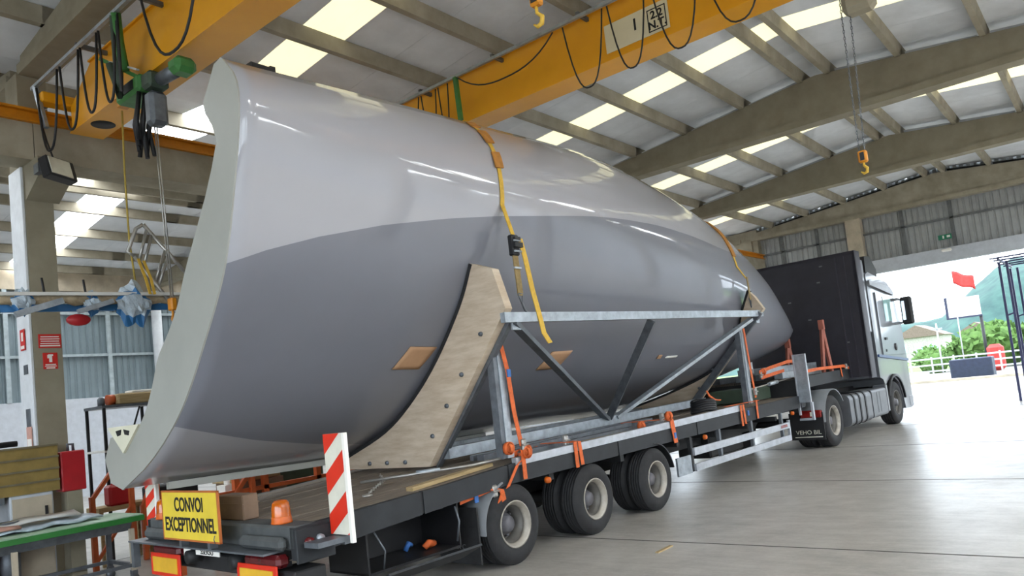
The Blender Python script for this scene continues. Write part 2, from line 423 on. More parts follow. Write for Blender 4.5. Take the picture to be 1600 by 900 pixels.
MB().bb((28.68, 10.5, 4.5), (29.06, 11.75, 7.0)).build('gate_pier_or_filler', 'concrete', wf)  # filler box added to close the bright sky gap at the corner
for z in (5.95,): MB().bb((28.93, -2.6, z), (28.98, 11, z + .07)).build('girt_or_shade_bar', 'girt_or_shade_bar', wf)  # dark bar stands in for the shadow of structure outside the cladding
MB().bb((28.93, 11.4, 5.95), (28.98, 25, 6.02)).build('girt_or_shade_bar', 'girt_or_shade_bar', wf)
for Y in (-.4, 1.6, 3.9, 5.4, 8.3, 9.6): MB().bb((28.93, Y, 4.98), (28.97, Y + .12, 6.6)).build('post_or_shade_bar', 'girt_or_shade_bar', wf)  # dark upright bars imitate shadows of posts outside the backlit sheets
wl = thing('wall_left', '', '', kind='structure')
MB().bb((-9, 25.0, 0), (29, 25.2, 3.0)).build('blockwork', 'block_white', wl)
clad(wl, 'cladding_left', -9, 28.9, 25.1, 3.0, lambda x: 6.35, axis='x')
MB().bb((-9, 24.95, 6.35), (29, 25.25, 6.95)).build('eaves_beam', 'concrete_light', wl)
for z in (4.3, 5.62): MB().bb((-9, 24.98, z), (29, 25.06, z + .08)).build('girt_or_shade_bar', 'girt_light', wl)
for X in (1.8, 4.65, 7.45, 10.3, 13.1): MB().bb((X, 24.96, 3.0), (X + .12, 25.05, 6.4)).build('post_or_shade_bar', 'girt_light', wl)
MB().tube([(11.85, 24.82, 3.0), (11.85, 24.82, 6.4)], .16, 12).build('downpipe', 'white_or_lit_face', wl)
wr = thing('wall_right', '', '', kind='structure')
MB().bb((-9, -17.1, 0), (29, -16.9, 3.0)).build('blockwork', 'block_white', wr)
clad(wr, 'cladding', -9, 28.9, -16.95, 3.0, lambda x: 6.95, axis='x')
wb = thing('wall_back', '', '', kind='structure')
MB().bb((-9.4, -2.8, 6.0), (-9.1, 11.0, 7.75)).build('lintel', 'block_white', wb)
MB().bb((-9.4, 11.0, 0), (-9.1, 25.2, 7.2)).build('blockwork', 'block_white', wb)
# outside ground
struct('ground', MB().bb((29.2, -60, -.22), (42, 80, -.02)), 'yard')
struct('ground_back', MB().bb((-120, -60, -.3), (29.2, -17.2, -.02)).bb((-120, -60, -.3), (-30, 80, -.02)), 'yard')
struct('ground_verge', MB().bb((42.0, -60, -.22), (400, 250, -.03)), 'grass')
struct('kerb', MB().bb((41.2, -60, -.1), (41.5, 80, .1)), 'concrete_light')
struct('road', MB().bb((44.5, -60, -.1), (62, 80, -.015)), 'yard')
# ================================================================ SHELL
KU = [-4.15, -1.4, 2.0, 5.25, 7.0, 8.3, 9.2, 9.85]
KP = [[(.24, 4.55), (.08, 4.33), (.08, 4.05), (.2, 3.6), (.44, 2.95), (.85, 2.37), (1.3, 1.86), (1.85, 1.48), (2.45, 1.22)],
      [(.30, 4.70), (.07, 4.45), (-.05, 4.1), (-.02, 3.6), (.25, 2.88), (.72, 2.25), (1.23, 1.78), (1.75, 1.45), (2.5, 1.17)],
      [(.45, 4.84), (.15, 4.56), (-.04, 4.15), (-.08, 3.6), (.04, 2.9), (.44, 2.25), (.96, 1.76), (1.6, 1.45), (2.55, 1.17)],
      [(.55, 4.40), (.24, 4.08), (.05, 3.65), (-.01, 3.2), (.07, 2.68), (.27, 2.2), (.72, 1.76), (1.5, 1.46), (2.6, 1.17)],
      [(.70, 4.00), (.46, 3.77), (.26, 3.4), (.18, 3.0), (.2, 2.6), (.36, 2.2), (.75, 1.83), (1.4, 1.58), (2.3, 1.4)],
      [(.80, 3.55), (.58, 3.34), (.44, 3.03), (.38, 2.75), (.38, 2.45), (.5, 2.15), (.8, 1.95), (1.3, 1.8), (2.0, 1.7)],
      [(.88, 3.05), (.72, 2.92), (.61, 2.75), (.55, 2.57), (.55, 2.38), (.62, 2.22), (.82, 2.09), (1.2, 1.97), (1.6, 1.92)],
      [(.95, 2.60), (.85, 2.58), (.77, 2.54), (.73, 2.48), (.72, 2.42), (.76, 2.36), (.88, 2.3), (1.1, 2.24), (1.3, 2.22)]]
def shell_pt(u, s):
    sec = [[cr(KU, [k[j][d] for k in KP], u) for j in range(9)] for d in (0, 1)]
    return (u, cr(range(9), sec[0], s * 8), cr(range(9), sec[1], s * 8))
UP = [(-4.15, .498), (-3.82, .473), (-3.37, .448), (-2.73, .421), (-1.97, .398), (-1.25, .38), (-.25, .361), (.57, .346), (1.72, .33), (2.9, .307), (4.38, .268), (5.25, .235), (6.5, .16), (8.6, .045), (9.85, .03)]
LO = [(-4.15, .785), (-3.76, .812), (-3.22, .852), (-2.32, .904), (-1.67, .933), (0, .965), (9.85, .985)]
sh = thing('nacelle_shell', 'huge white fibreglass half shell with a grey band, strapped on the trailer', 'fibreglass shell', 'C')
NU = 90
us = [-4.15 + 14.0 * (i / NU) for i in range(NU + 1)]
def sblend(u, k):       # parameter of row k: rows 0-11 upper white, 11-31 grey, 31-36 lower white
    a, b = lerp(UP, u), lerp(LO, u)
    return a * k / 11 if k <= 11 else (a + (b - a) * (k - 11) / 20 if k <= 31 else b + (1 - b) * (k - 31) / 5)
mb = MB(); rows = 37
vs_ = [shell_pt(u, sblend(u, k)) for u in us for k in range(rows)]
fs_ = []; mi_ = []
for i in range(NU):
    for k in range(rows - 1):
        fs_.append((i * rows + k, (i + 1) * rows + k, (i + 1) * rows + k + 1, i * rows + k + 1)); mi_.append(0 if k < 11 or k >= 31 else 1)
nose_c = len(vs_); vs_.append((9.87, .98, 2.42))
for k in range(rows - 1): fs_.append((NU * rows + k, nose_c, NU * rows + k + 1)); mi_.append(1)
mb.v = vs_; mb.f = fs_; mb.mi = mi_; mb.sm = [True] * len(fs_)
so_ = mb.build('shell_skin', ['gel_white', 'gel_grey'], sh)
md = so_.modifiers.new('thickness', 'SOLIDIFY'); md.thickness = .035
md.offset = -1 if so_.data.polygons[45 * 36 + 14].normal.y < 0 else 1
# rear flange
outer = [shell_pt(-4.15, sblend(-4.15, k))[1:] for k in range(37)]
inn = [(.26, 4.57), (.36, 4.56), (.46, 4.43), (.59, 4.28), (.52, 4.15), (.39, 4.0), (.47, 3.82), (.7, 3.46), (.9, 3.22), (1.06, 3.0), (1.22, 2.74), (1.4, 2.55), (1.62, 2.36), (1.77, 2.1), (1.9, 1.92), (2.05, 1.78), (2.67, 1.7), (2.82, 1.48), (2.73, 1.28), (2.47, 1.21)]
def resample(p, n):
    L = [0]
    for a, b in zip(p, p[1:]): L.append(L[-1] + math.dist(a, b))
    out = []
    for i in range(n):
        t = L[-1] * i / (n - 1); j = 0
        while j < len(L) - 2 and t > L[j + 1]: j += 1
        f = (t - L[j]) / (L[j + 1] - L[j]); out.append((p[j][0] + (p[j + 1][0] - p[j][0]) * f, p[j][1] + (p[j + 1][1] - p[j][1]) * f))
    return out
# match by arc position so the two edges run side by side
Lc = [0]
for a, b in zip(outer, outer[1:]): Lc.append(Lc[-1] + math.dist(a, b))
dense = resample(inn, 400); o2 = outer; i2 = [dense[round(l / Lc[-1] * 399)] for l in Lc]
fb = MB()
for i in range(36):
    q = [o2[i], o2[i + 1], i2[i + 1], i2[i]]
    fb.add([(-4.165, *p) for p in q] + [(-4.15, *p) for p in q], [(0, 1, 2, 3), (7, 6, 5, 4), (2, 3, 7, 6), (0, 1, 5, 4)])
fb.build('rear_flange', 'flange', sh)
tb = MB().prism([(2.02, 1.80), (2.66, 1.80), (2.36, 1.55)], 0, -4.19, -4.166)
tabo = tb.build('end_tab', 'tab_cream', sh, label='cream triangular tab')
MB().prism([(2.2, 1.75), (2.32, 1.77), (2.3, 1.72), (2.22, 1.71)], 0, -4.193, -4.19).prism([(2.36, 1.77), (2.48, 1.76), (2.45, 1.71), (2.38, 1.72)], 0, -4.193, -4.19).build('tab_mark', 'ink', tabo)
# longitudinal lip along the lower edge
lp = MB(); seg = [shell_pt(-4.15 + .4 * i, 1.0) for i in range(1, 14)]
for a, b in zip(seg, seg[1:]): lp.bar((a[0], a[1], a[2] - .03), (b[0], b[1], b[2] - .03), .05, .07)
lp.build('lower_lip', 'flange', sh)
# tan access patches bonded to the skin
def patch(u0, s0, du, ds, skew, name='access_patch', m='cardboard'):
    n = 6; mb = MB(); g = []
    for i in range(n + 1):
        for j in range(n + 1):
            u = u0 + du * (i / n - .5) - skew * (j / n - .5); s = s0 + ds * (j / n - .5); p = Vector(shell_pt(u, s))
            a = Vector(shell_pt(u + .01, s)) - p; b = Vector(shell_pt(u, s + .004)) - p; nn = a.cross(b).normalized()
            if nn.y > 0: nn = -nn
            g.append(p + nn * .004)
    mb.add(g, [(i * (n + 1) + j, (i + 1) * (n + 1) + j, (i + 1) * (n + 1) + j + 1, i * (n + 1) + j + 1) for i in range(n) for j in range(n)], smooth=True)
    o = mb.build(name, m, sh); md = o.modifiers.new('t', 'SOLIDIFY'); md.thickness = .01; return o
MATS['patch'] = mat('patch_tan', '#b58e6c', .7, var=.05)
tag_ = MB().box((-3.72, .40, 4.645), (.24, .1, .05), bev=.01).bb((-3.64, .37, 4.64), (-3.59, .43, 4.69)).build('top_shackle', 'black', sh, label='black shackle block on the top edge')
patch(-1.87, .643, .36, .05, .1, m='patch_tan'); patch(.49, .665, .4, .05, .1, m='patch_tan'); patch(3.0, .676, .1, .012, 0, 'small_plug', 'patch_tan')
patch(3.35, .678, .3, .006, .02, 'white_tape', 'sign_white')
# ================================================================ CRADLE
cr_ = thing('transport_cradle', 'galvanised steel cradle with two plywood saddles under the shell', 'transport cradle', 'C')
def saddle(u, curve, rest, th=.11):
    mb = MB().prism(curve + rest, 0, u, u + th); o = mb.build('saddle', 'plywood', cr_)
    rb = MB()
    for a, b in zip(curve, curve[1:]):
        d = Vector((0, b[0] - a[0], b[1] - a[1])); n = Vector((0, d.z, -d.y)).normalized() * .04
        if n.y > 0: n = -n
        rb.add([(x, p[0] + k * n.y, p[1] + k * n.z) for x in (u - .006, u + th + .006) for p in (a, b) for k in (0, 1)], [(0, 1, 3, 2), (4, 6, 7, 5), (0, 4, 5, 1), (2, 3, 7, 6), (0, 2, 6, 4), (1, 5, 7, 3)])
    rb.build('rubber_edge', 'rubber', o)
    bl = MB()
    for t in (.15, .4, .6, .8):
        a, b = rest[-2], rest[-3]
        p = (a[0] + (b[0] - a[0]) * t + .16, a[1] + (b[1] - a[1]) * t + .02)
        bl.lathe([(0, -.02), (.022, -.02), (.026, 0)], (u, p[0], p[1]), 'x', 10)
    for v in (1.4, 1.7, 2.0): bl.lathe([(0, -.02), (.022, -.02), (.026, 0)], (u, v, 1.08), 'x', 10)
    bl.build('saddle_bolt', 'galv_dark', o)
    return o
def smooth(pts, n=5):
    ks = list(range(len(pts)))
    return [(cr(ks, [p[0] for p in pts], t / n), cr(ks, [p[1] for p in pts], t / n)) for t in range(n * (len(pts) - 1) + 1)]
c1 = smooth([(.16, 3.08), (.37, 2.69), (.78, 2.17), (1.21, 1.77), (1.7, 1.45), (2.45, 1.17)])
saddle(-1.6, c1, [(2.45, 1.02), (1.03, 1.02), (-.25, 2.55), (-.13, 2.97)])
c2 = smooth([(-.09, 3.03), (.08, 2.66), (.26, 2.2), (.7, 1.76), (1.5, 1.45), (2.62, 1.15)])
saddle(5.25, c2, [(2.62, 1.1), (1.15, 1.1), (-.33, 2.67), (-.2, 2.9)])
for u, a, b in ((-1.46, (1.06, 1.03), (-.2, 2.5)), (5.16, (1.16, 1.13), (-.29, 2.62))):
    MB().bar((u, a[0], a[1]), (u, b[0], b[1]), .07, .11, up=(0, 1, 1)).build('saddle_brace', 'galv_dark', cr_)
MB().bar((-1.62, -.22, 2.46), (5.36, -.25, 2.6), .06, .1).build('top_chord', 'galv', cr_)
def gusset(c): MB().box(c, (.14, .02, .16)).build('gusset_plate', 'galv', cr_)
gusset((-1.4, -.2, 2.42)); gusset((5.2, -.22, 2.52))
for p, q, m in (((-1.45, -.2, 2.42), (1.85, .9, 1.2), 'galv_dark'), ((1.45, -.21, 2.45), (1.95, .92, 1.2), 'galv_dark'), ((4.9, -.22, 2.5), (2.12, .9, 1.2), 'galv')):
    MB().bar(p, q, .05, .1, up=(0, 1, 0)).build('diagonal_brace', m, cr_)
MB().bar((-1.46, .9, 1.14), (5.22, .95, 1.2), .1, .12).build('bottom_beam', 'galv', cr_)
MB().bar((-1.46, 2.2, 1.09), (5.22, 2.25, 1.12), .1, .1).build('bottom_beam', 'galv', cr_)
MB().bar((-1.3, .55, 1.06), (2.5, .57, 1.1), .1, .06).build('ground_rail', 'galv_dark', cr_)
MB().bar((-1.3, .68, 1.06), (2.2, .72, 1.1), .05, .06).build('ground_rail', 'galv_dark', cr_)
# ================================================================ TRAILER
tr = thing('semi_trailer', 'dark three axle low platform trailer carrying the shell behind the lorry', 'trailer', 'T')
TOP = [(-3.95, .875), (-2.3, .94), (-1.3, 1.0), (6.9, 1.08)]
BOT = [(-3.95, .63), (-3.1, .70), (-1.4, .80), (6.9, .86)]
def sidepoly(a, b):
    xs = [a] + [x for x, _ in TOP if a < x < b] + [b]; ys = [a] + [x for x, _ in BOT if a < x < b] + [b]
    return [(x, lerp(BOT, x)) for x in ys] + [(x, lerp(TOP, x)) for x in xs[::-1]]
cuts = [-3.95, -2.62, -1.44, .62, 2.72, 4.85, 6.9]
for v in (.02, 2.48):
    for a, b in zip(cuts, cuts[1:]):
        sp = MB().prism(sidepoly(a, b - .03), 1, v, v + .06).build('side_beam', 'trailer_dark', tr)
    for c in cuts[1:-1]: MB().bb((c - .03, v + .012, lerp(BOT, c) + .005), (c, v + .05, lerp(TOP, c) - .01)).build('side_post', 'trailer_black', tr)
for v in (.005, 2.49):
    mb = MB(); a, b = -1.33, 4.3
    for i in range(2):
        mb.prism([(a, lerp(TOP, a) - .03), (b, lerp(TOP, b) - .02), (b, lerp(TOP, b) + .075), (a, lerp(TOP, a) + .05)], 1, v, v + .06)
        break
    mb.build('edge_rail', 'alu', tr)
for i in range(11):
    v0 = .09 + i * .218; us_ = [-3.72, -2.3, -1.3, 6.88]; mb = MB()
    for a, b in zip(us_, us_[1:]):
        za, zb = lerp(TOP, a) - .004 * (i % 2), lerp(TOP, b) - .004 * (i % 2)
        mb.add([(x, y, z) for x, z0 in ((a, za), (b, zb)) for y in (v0, v0 + .208) for z in (z0 - .04, z0)], [(0, 1, 3, 2), (4, 6, 7, 5), (0, 4, 5, 1), (2, 3, 7, 6), (0, 2, 6, 4), (1, 5, 7, 3)])
    mb.build('deck_plank', 'deck_wood', tr)
for v in (.75, 1.72): MB().prism([(-3.8, .5), (6.4, .55), (7.4, 1.2), (10.2, 1.24), (10.2, 1.38), (7.1, 1.38), (6.8, .96), (-3.8, .8)], 1, v, v + .12).build('chassis_beam', 'trailer_black', tr)
for u in (-3.4, -2.4, -.7, .75, 2.2, 3.4, 4.6, 5.8): MB().bb((u, .1, .72), (u + .08, 2.46, .8)).build('cross_member', 'trailer_black', tr)
# rear end
MB().bb((-3.95, .02, .70), (-3.72, 2.54, .885), bev=.02).build('rear_beam', 'rear_grey', tr)
for v in (.1, 1.85): MB().bb((-4.03, v, .71), (-3.95, v + .62, .81), bev=.03).build('rear_bumper', 'rear_grey', tr)
MB().bb((-4.12, .2, .69), (-3.94, 2.6, .705)).build('rear_ledge', 'galv_dark', tr)
MB().bb((-4.1, 2.54, .45), (-4.04, 2.6, .69)).build('ledge_leg', 'galv_dark', tr)
MB().bb((-3.9, .55, .45), (-3.8, 2.1, .60), bev=.015).build('underrun_bar', 'trailer_black', tr)
for v in (.12, 1.74): MB().bb((-4.05, v, .58), (-3.93, v + .5, .68), bev=.03).build('tail_lamp', 'lamp_red', tr)
for v0 in (.13, 1.69):
    o = MB().bb((-4.06, v0, .40), (-4.045, v0 + .58, .605), bev=.004).build('reflector_plate', 'refl_red', tr)
    MB().bb((-4.065, v0 + .05, .435), (-4.06, v0 + .53, .57)).build('reflector_panel', 'refl_yellow', o)
    MB().bb((-4.0, v0 + .1, .5), (-3.86, v0 + .4, .6)).build('plate_bracket', 'trailer_black', tr)
pl = MB().bb((-4.06, .98, .63), (-4.05, 1.38, .69)).build('number_plate', 'sign_white', tr)
text('SSERSU', 'plate_text', pl, (-4.063, 1.18, .66), (PI / 2, 0, -PI / 2), .07, 'ink')
MB().bb((-4.05, 1.5, .6), (-4.04, 1.62, .69)).build('white_label', 'sign_white', tr)
for v in (.75, 1.5): MB().lathe([(0, -.1), (.06, -.1), (.06, .02), (.035, .03), (0, .03)], (-3.98, v, .6), 'x', 12).build('rear_socket', 'trailer_black', tr)
o = MB().bb((-3.95, .005, .6), (-3.6, .03, .86), bev=.008).build('corner_plate', 'trailer_dark', tr)
MB().lathe([(0, -.03), (.035, -.03), (.04, 0)], (-3.84, .005, .75), 'y', 14).build('marker_lamp', 'lamp_red', tr, label='dark red round side lamp')
MB().lathe([(0, -.03), (.03, -.03), (.035, 0)], (-3.74, .005, .76), 'y', 14).build('marker_lamp', 'galv', tr)
MB().bb((-4.0, -.02, .42), (-3.72, .3, .56), bev=.01).build('corner_box', 'trailer_black', tr)
# wheels
def wheel_parts(r, w, rr, name='wheel', rimmat='rim', deep=.205):
    ty = MB(); h = w / 2
    ty.lathe([(rr, -h + .01), (rr + .02, -h - .004), (r * .82, -h - .012), (r - .03, -h + .005), (r - .006, -h + .03)], axis='y', n=40)
    k = 5; prof = [(r - .006, -h + .03)]
    for i in range(k):
        a = -h + .03 + (w - .06) * i / k; b = -h + .03 + (w - .06) * (i + 1) / k
        prof += [(r, a + .004), (r, b - .012), (r - .012, b - .01), (r - .012, b - .003)]
    prof.append((r - .006, h - .03)); ty.lathe(prof, axis='y', n=40)
    ty.lathe([(r - .006, h - .03), (r - .03, h - .005), (r * .82, h + .01), (rr, h - .01), (rr * .5, h - .01), (0, h - .01)], axis='y', n=40)
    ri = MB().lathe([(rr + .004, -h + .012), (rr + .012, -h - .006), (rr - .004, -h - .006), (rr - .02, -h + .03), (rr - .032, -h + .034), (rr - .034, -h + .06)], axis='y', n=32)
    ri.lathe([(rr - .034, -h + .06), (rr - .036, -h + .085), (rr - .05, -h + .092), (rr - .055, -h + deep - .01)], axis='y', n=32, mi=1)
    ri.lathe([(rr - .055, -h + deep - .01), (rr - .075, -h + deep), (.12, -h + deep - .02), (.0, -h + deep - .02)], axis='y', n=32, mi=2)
    hb = MB().lathe([(.115, -h + deep - .02), (.11, -h + deep - .06), (.085, -h + deep - .07), (.08, -h + deep - .12), (0, -h + deep - .12)], axis='y', n=18)
    for i in range(10):
        t = 2 * PI * i / 10; hb.lathe([(.013, 0), (.013, -.035), (0, -.035)], (.128 * math.cos(t), -h + deep - .018, .128 * math.sin(t)), 'y', 6)
    hl = MB()
    for i in range(2):
        t = 2 * PI * i / 2 + .55; hl.lathe([(.028, 0), (.028, -.004), (0, -.004)], (.185 * math.cos(t) if rr > .24 else .143 * math.cos(t), -h + deep - .012, (.185 if rr > .24 else .143) * math.sin(t)), 'y', 10)
    return ty, ri, hb, hl
def make_wheel(parent, r, w, rr, loc, flip=False, deep=.205, inner=False, name='wheel', rimmat='rim'):
    ty, ri, hb, hl = wheel_parts(r, w, rr, deep=deep)
    o = ty.build(name, 'rubber', parent); o.location = loc
    if not inner:
        ri.build('wheel_rim', [rimmat, 'rim_barrel_shade', 'rim_disc_shade'], o); hb.build('wheel_hub', 'hub', o); hl.build('hand_hole', 'black', o)
    if flip: o.rotation_euler = (0, 0, PI)
    return o
w0 = make_wheel(tr, .4, .235, .226, (-1.43, .13, .398))
wi = make_wheel(tr, .4, .235, .226, (-1.43, .40, .398), inner=True)
for u in (0, 1.43): dup(w0, tr, (u, .13, .398)); dup(wi, tr, (u, .40, .398))
for u in (-1.43, 0, 1.43):
    d = dup(w0, tr, (u, 2.44, .398)); d.rotation_euler = (0, 0, PI); dup(wi, tr, (u, 2.17, .398))
    MB().tube([(u, .3, .4), (u, 2.3, .4)], .07, 10).build('axle', 'trailer_black', tr)
for u, a0, a1 in ((-1.43, PI * .60, PI * 1.02), (1.43, PI * .06, PI * .5)):
    for v in (.0, 2.03):
        MB().lathe([(.45, 0), (.465, 0), (.465, .54), (.45, .54), (.45, 0)], (u, v, .4), 'y', 14, a0=a0, a1=a1).build('mudguard', 'fender' if u < 0 else 'trailer_black', tr)
fp = MB().bb((-1.97, .02, .12), (-1.95, .58, .66)).build('mud_flap', 'rubber', tr)
text('BER C', 'flap_text', fp, (-1.972, .3, .28), (PI / 2, 0, -PI / 2), .07, 'fender')
MB().bb((-1.97, 1.98, .12), (-1.95, 2.54, .66)).build('mud_flap', 'rubber', tr)
# open tool box under the deck
tb_ = MB()
a, b = -3.25, -2.15
tb_.bb((a, .08, .33), (a + .02, .62, .70)).bb((b - .02, .08, .33), (b, .62, .74)).bb((a, .08, .33), (b, .62, .35)).bb((a, .6, .33), (b, .62, .72))
tbo = tb_.build('tool_box', 'black', tr)
MB().box(((a + b) / 2, -.05, .30), (1.1, .3, .02), Matrix.Rotation(-.45, 3, 'X')).build('box_door', 'trailer_dark', tbo)
MB().tube([(-3.1, .06, .36), (-3.12, .0, .52), (-3.18, .05, .68)], .008, 6).build('box_stay', 'galv_dark', tbo); MB().tube([(-2.22, .06, .4), (-2.2, .03, .58), (-2.22, .05, .72)], .01, 6).build('box_stay', 'galv_dark', tbo)
# side guards
def guard(z, h): return MB().bb((2.5, -.005, z), (6.18, .03, z + h))
guard(.56, .105).build('guard_rail', 'alu', tr); guard(.34, .10).build('guard_rail', 'alu', tr)
MB().bb((6.15, .0, .34), (6.2, .04, .70)).build('guard_post', 'alu', tr); MB().bb((2.46, .03, .34), (2.52, .08, .82)).build('guard_post', 'trailer_black', tr)
MB().bb((5.75, -.008, .59), (6.05, -.004, .64)).build('guard_sticker', 'lamp_bright', tr)
for u in (3.4, 4.6, 5.9): MB().bb((u, .03, .36), (u + .06, .08, .85)).build('guard_bracket', 'galv_dark', tr)
MB().bb((2.02, .02, .33), (2.42, .05, .58)).build('guard_panel', 'galv', tr)
def mlamp(u, v, z): MB().lathe([(0, -.03), (.03, -.028), (.036, 0), (.036, .02), (0, .02)], (u, v, z), 'y', 12).build('side_marker', 'amber_base', tr)
for u in (-.82, 2.93, 6.45): mlamp(u, .03, lerp(BOT, u) - .06)
MB().bb((4.2, .6, .3), (5.5, 1.2, .75), bev=.03).build('spare_carrier', 'trailer_black', tr)
# gooseneck and headboard
MB().prism([(6.9, .86), (6.9, 1.42), (10.1, 1.45), (10.1, 1.24), (7.25, 1.2), (7.1, .86)], 1, -.0, .07).build('neck_side', 'trailer_dark', tr)
MB().prism([(6.9, .86), (6.9, 1.42), (10.1, 1.45), (10.1, 1.24), (7.25, 1.2), (7.1, .86)], 1, 2.45, 2.52).build('neck_side', 'trailer_dark', tr)
MB().bb((6.9, .07, .9), (6.96, 2.45, 1.42)).build('neck_riser', 'trailer_black', tr)
for i in range(6): MB().bb((6.9, .075 + i * .396, 1.38), (10.0, .46 + i * .396, 1.42)).build('neck_plank', 'deck_wood', tr)
hbm = FR['T'].inverted() @ FR['K']
hd = MB().bb((1.95, -.2, 1.24), (2.02, 2.42, 3.97)).xf(hbm).build('headboard', 'board_black', tr)
hp = MB()
for v in (-.2, 2.36): hp.bb((1.95, v, 1.2), (2.3, v + .06, 3.97))
hp.bb((1.95, -.2, 3.93), (2.3, 2.42, 3.98)); hp.xf(hbm).build('headboard_frame', 'board_edge', hd)
MB().bb((1.93, .2, 1.24), (1.95, .225, 3.9)).bb((1.93, .02, 1.24), (1.95, .04, 3.9)).xf(hbm).build('headboard_seam', 'board_edge', hd)
for v, z in ((.6, 3.4), (1.3, 3.05), (1.6, 2.8), (.9, 2.6), (.15, 2.0), (.5, 3.75)): MB().bb((1.945, v, z), (1.951, v + .07, z + .03)).xf(hbm).build('scuff_mark', 'girt_or_shade_bar', hd)
# ---------------------------------------------------------------- marker boards, sign, beacons
def board(label, u, v, z0, z1, w, bare=False, rot=0):
    t = thing('marker_board', label, 'marker board', 'T', 'wide load marker boards on the trailer')
    cx, h = v, z1 - z0; rm = Matrix.Translation((u, v, 0)) @ Matrix.Rotation(rot, 4, 'Z') @ Matrix.Translation((-u, -v, 0))
    MB().bb((u, v - w / 2, z0), (u + .025, v + w / 2, z1)).xf(rm).build('board_panel', 'galv' if bare else 'refl_white', t)
    if not bare:
        mb = MB(); x = u - .003; p = h / 2.46
        def clip(q):      # diagonal red bands clipped to the panel
            def cut(poly, f):
                out = []
                for a, b in zip(poly, poly[1:] + poly[:1]):
                    fa, fb_ = f(a), f(b)
                    if fa >= 0: out.append(a)
                    if fa * fb_ < 0: t_ = fa / (fa - fb_); out.append((a[0] + (b[0] - a[0]) * t_, a[1] + (b[1] - a[1]) * t_))
                return out
            for f in (lambda c: c[1] - z0, lambda c: z1 - c[1]): 
                if q: q = cut(q, f)
            return q
        for k in range(-1, 4):
            zb = z0 + k * p - .015 + .78 * w
            q = clip([(v + w / 2, zb - .78 * w), (v - w / 2, zb), (v - w / 2, zb + p * .52), (v + w / 2, zb - .78 * w + p * .52)])
            if len(q) > 2: mb.prism(q, 0, x, x + .002)
        mb.xf(rm).build('red_stripe', 'refl_red', t)
        MB().bb((u - .004, v - w / 2 - .03, z0 - .06), (u + .03, v - w / 2, z1)).xf(rm).build('board_edge', 'sign_white', t)
    else:
        MB().bb((u - .02, v - w / 2 - .02, z0), (u + .03, v - w / 2, z1)).bb((u - .02, v + w / 2, z0), (u + .03, v + w / 2 + .02, z1)).bb((u - .02, v - w / 2, z1 - .02), (u + .03, v + w / 2, z1)).xf(rm).build('board_edge', 'alu', t)
    return t
t = board('red and white striped marker board beside the open tool box', -3.64, -.13, .77, 1.55, .24)
MB().bb((-3.9, -.2, .72), (-3.6, -.02, .76)).bb((-3.66, -.2, .7), (-3.6, .06, .74)).build('board_arm', 'galv_dark', t)
t = board('small red and white striped board beside the hidden amber beacon', -3.86, 2.66, .8, 1.25, .14, rot=.2)
MB().bb((-3.9, 2.5, .76), (-3.84, 2.7, .8)).build('board_arm', 'galv_dark', t)
t = board('bare grey metal marker board at the foot of the gooseneck', 6.86, -.08, .95, 1.85, .2, True)
MB().bb((6.84, -.22, .62), (6.9, -.18, .95)).bb((6.84, .02, .72), (6.9, .05, .95)).bb((6.84, -.2, .62), (6.9, .05, .66)).build('board_arm', 'alu', t)
t = thing('convoy_sign', 'yellow sign reading CONVOI EXCEPTIONNEL on the trailer tail', 'sign', 'T')
MB().bb((-4.14, .80, .775), (-4.125, 1.77, 1.175)).build('sign_panel', 'sign_yellow', t)
MB().bb((-4.142, .785, .762), (-4.122, 1.785, .777)).bb((-4.142, .785, 1.173), (-4.122, 1.785, 1.188)).bb((-4.142, .785, .762), (-4.122, .8, 1.188)).bb((-4.142, 1.77, .762), (-4.122, 1.785, 1.188)).build('sign_rim', 'sign_edge', t)
text('CONVOI', 'sign_text', t, (-4.142, 1.285, 1.065), (PI / 2, 0, -PI / 2), .165, 'ink', .78, ext=.0015)
text('EXCEPTIONNEL', 'sign_text', t, (-4.142, 1.285, .895), (PI / 2, 0, -PI / 2), .165, 'ink', .76, ext=.0015)
MB().tube([(-4.15, .85, .83), (-4.16, .85, .8), (-4.15, .85, .765)], .004, 5).build('sign_clip', 'galv_dark', t)
for v in (1.0, 1.5): MB().bb((-4.12, v, .705), (-4.05, v + .04, 1.0)).build('sign_stand', 'galv_dark', t)
def beacon(label, u, v):
    t = thing('warning_beacon', label, 'beacon', 'T', 'amber beacons on the trailer tail'); z = .886
    MB().lathe([(0, z), (.083, z), (.083, z + .012), (.08, z + .016), (.078, z + .05), (.076, z + .056), (0, z + .056)], (u, v, 0), 'z', 24).build('beacon_base', 'amber_base', t)
    MB().lathe([(.076, z + .056), (.073, z + .12), (.066, z + .16), (.05, z + .178), (.02, z + .185), (0, z + .186)], (u, v, 0), 'z', 24).build('beacon_lens', 'amber', t)
    MB().lathe([(.03, z + .06), (.035, z + .1), (.02, z + .13), (0, z + .13)], (u, v, 0), 'z', 12).build('beacon_lamp', 'refl_yellow', t)
beacon('amber beacon alone on the trailer tail beside the brown box', -3.85, .34)
beacon('amber beacon half hidden behind the yellow convoy sign', -3.9, 2.27)
tag(MB().bb((-3.85, .92, .886), (-3.70, 1.32, 1.1), bev=.01).bb((-3.855, .915, 1.02), (-3.695, 1.325, 1.03)).build('wooden_box', 'cardboard', None, 'T'), 'brown wooden box on the trailer tail behind the yellow sign', 'box')
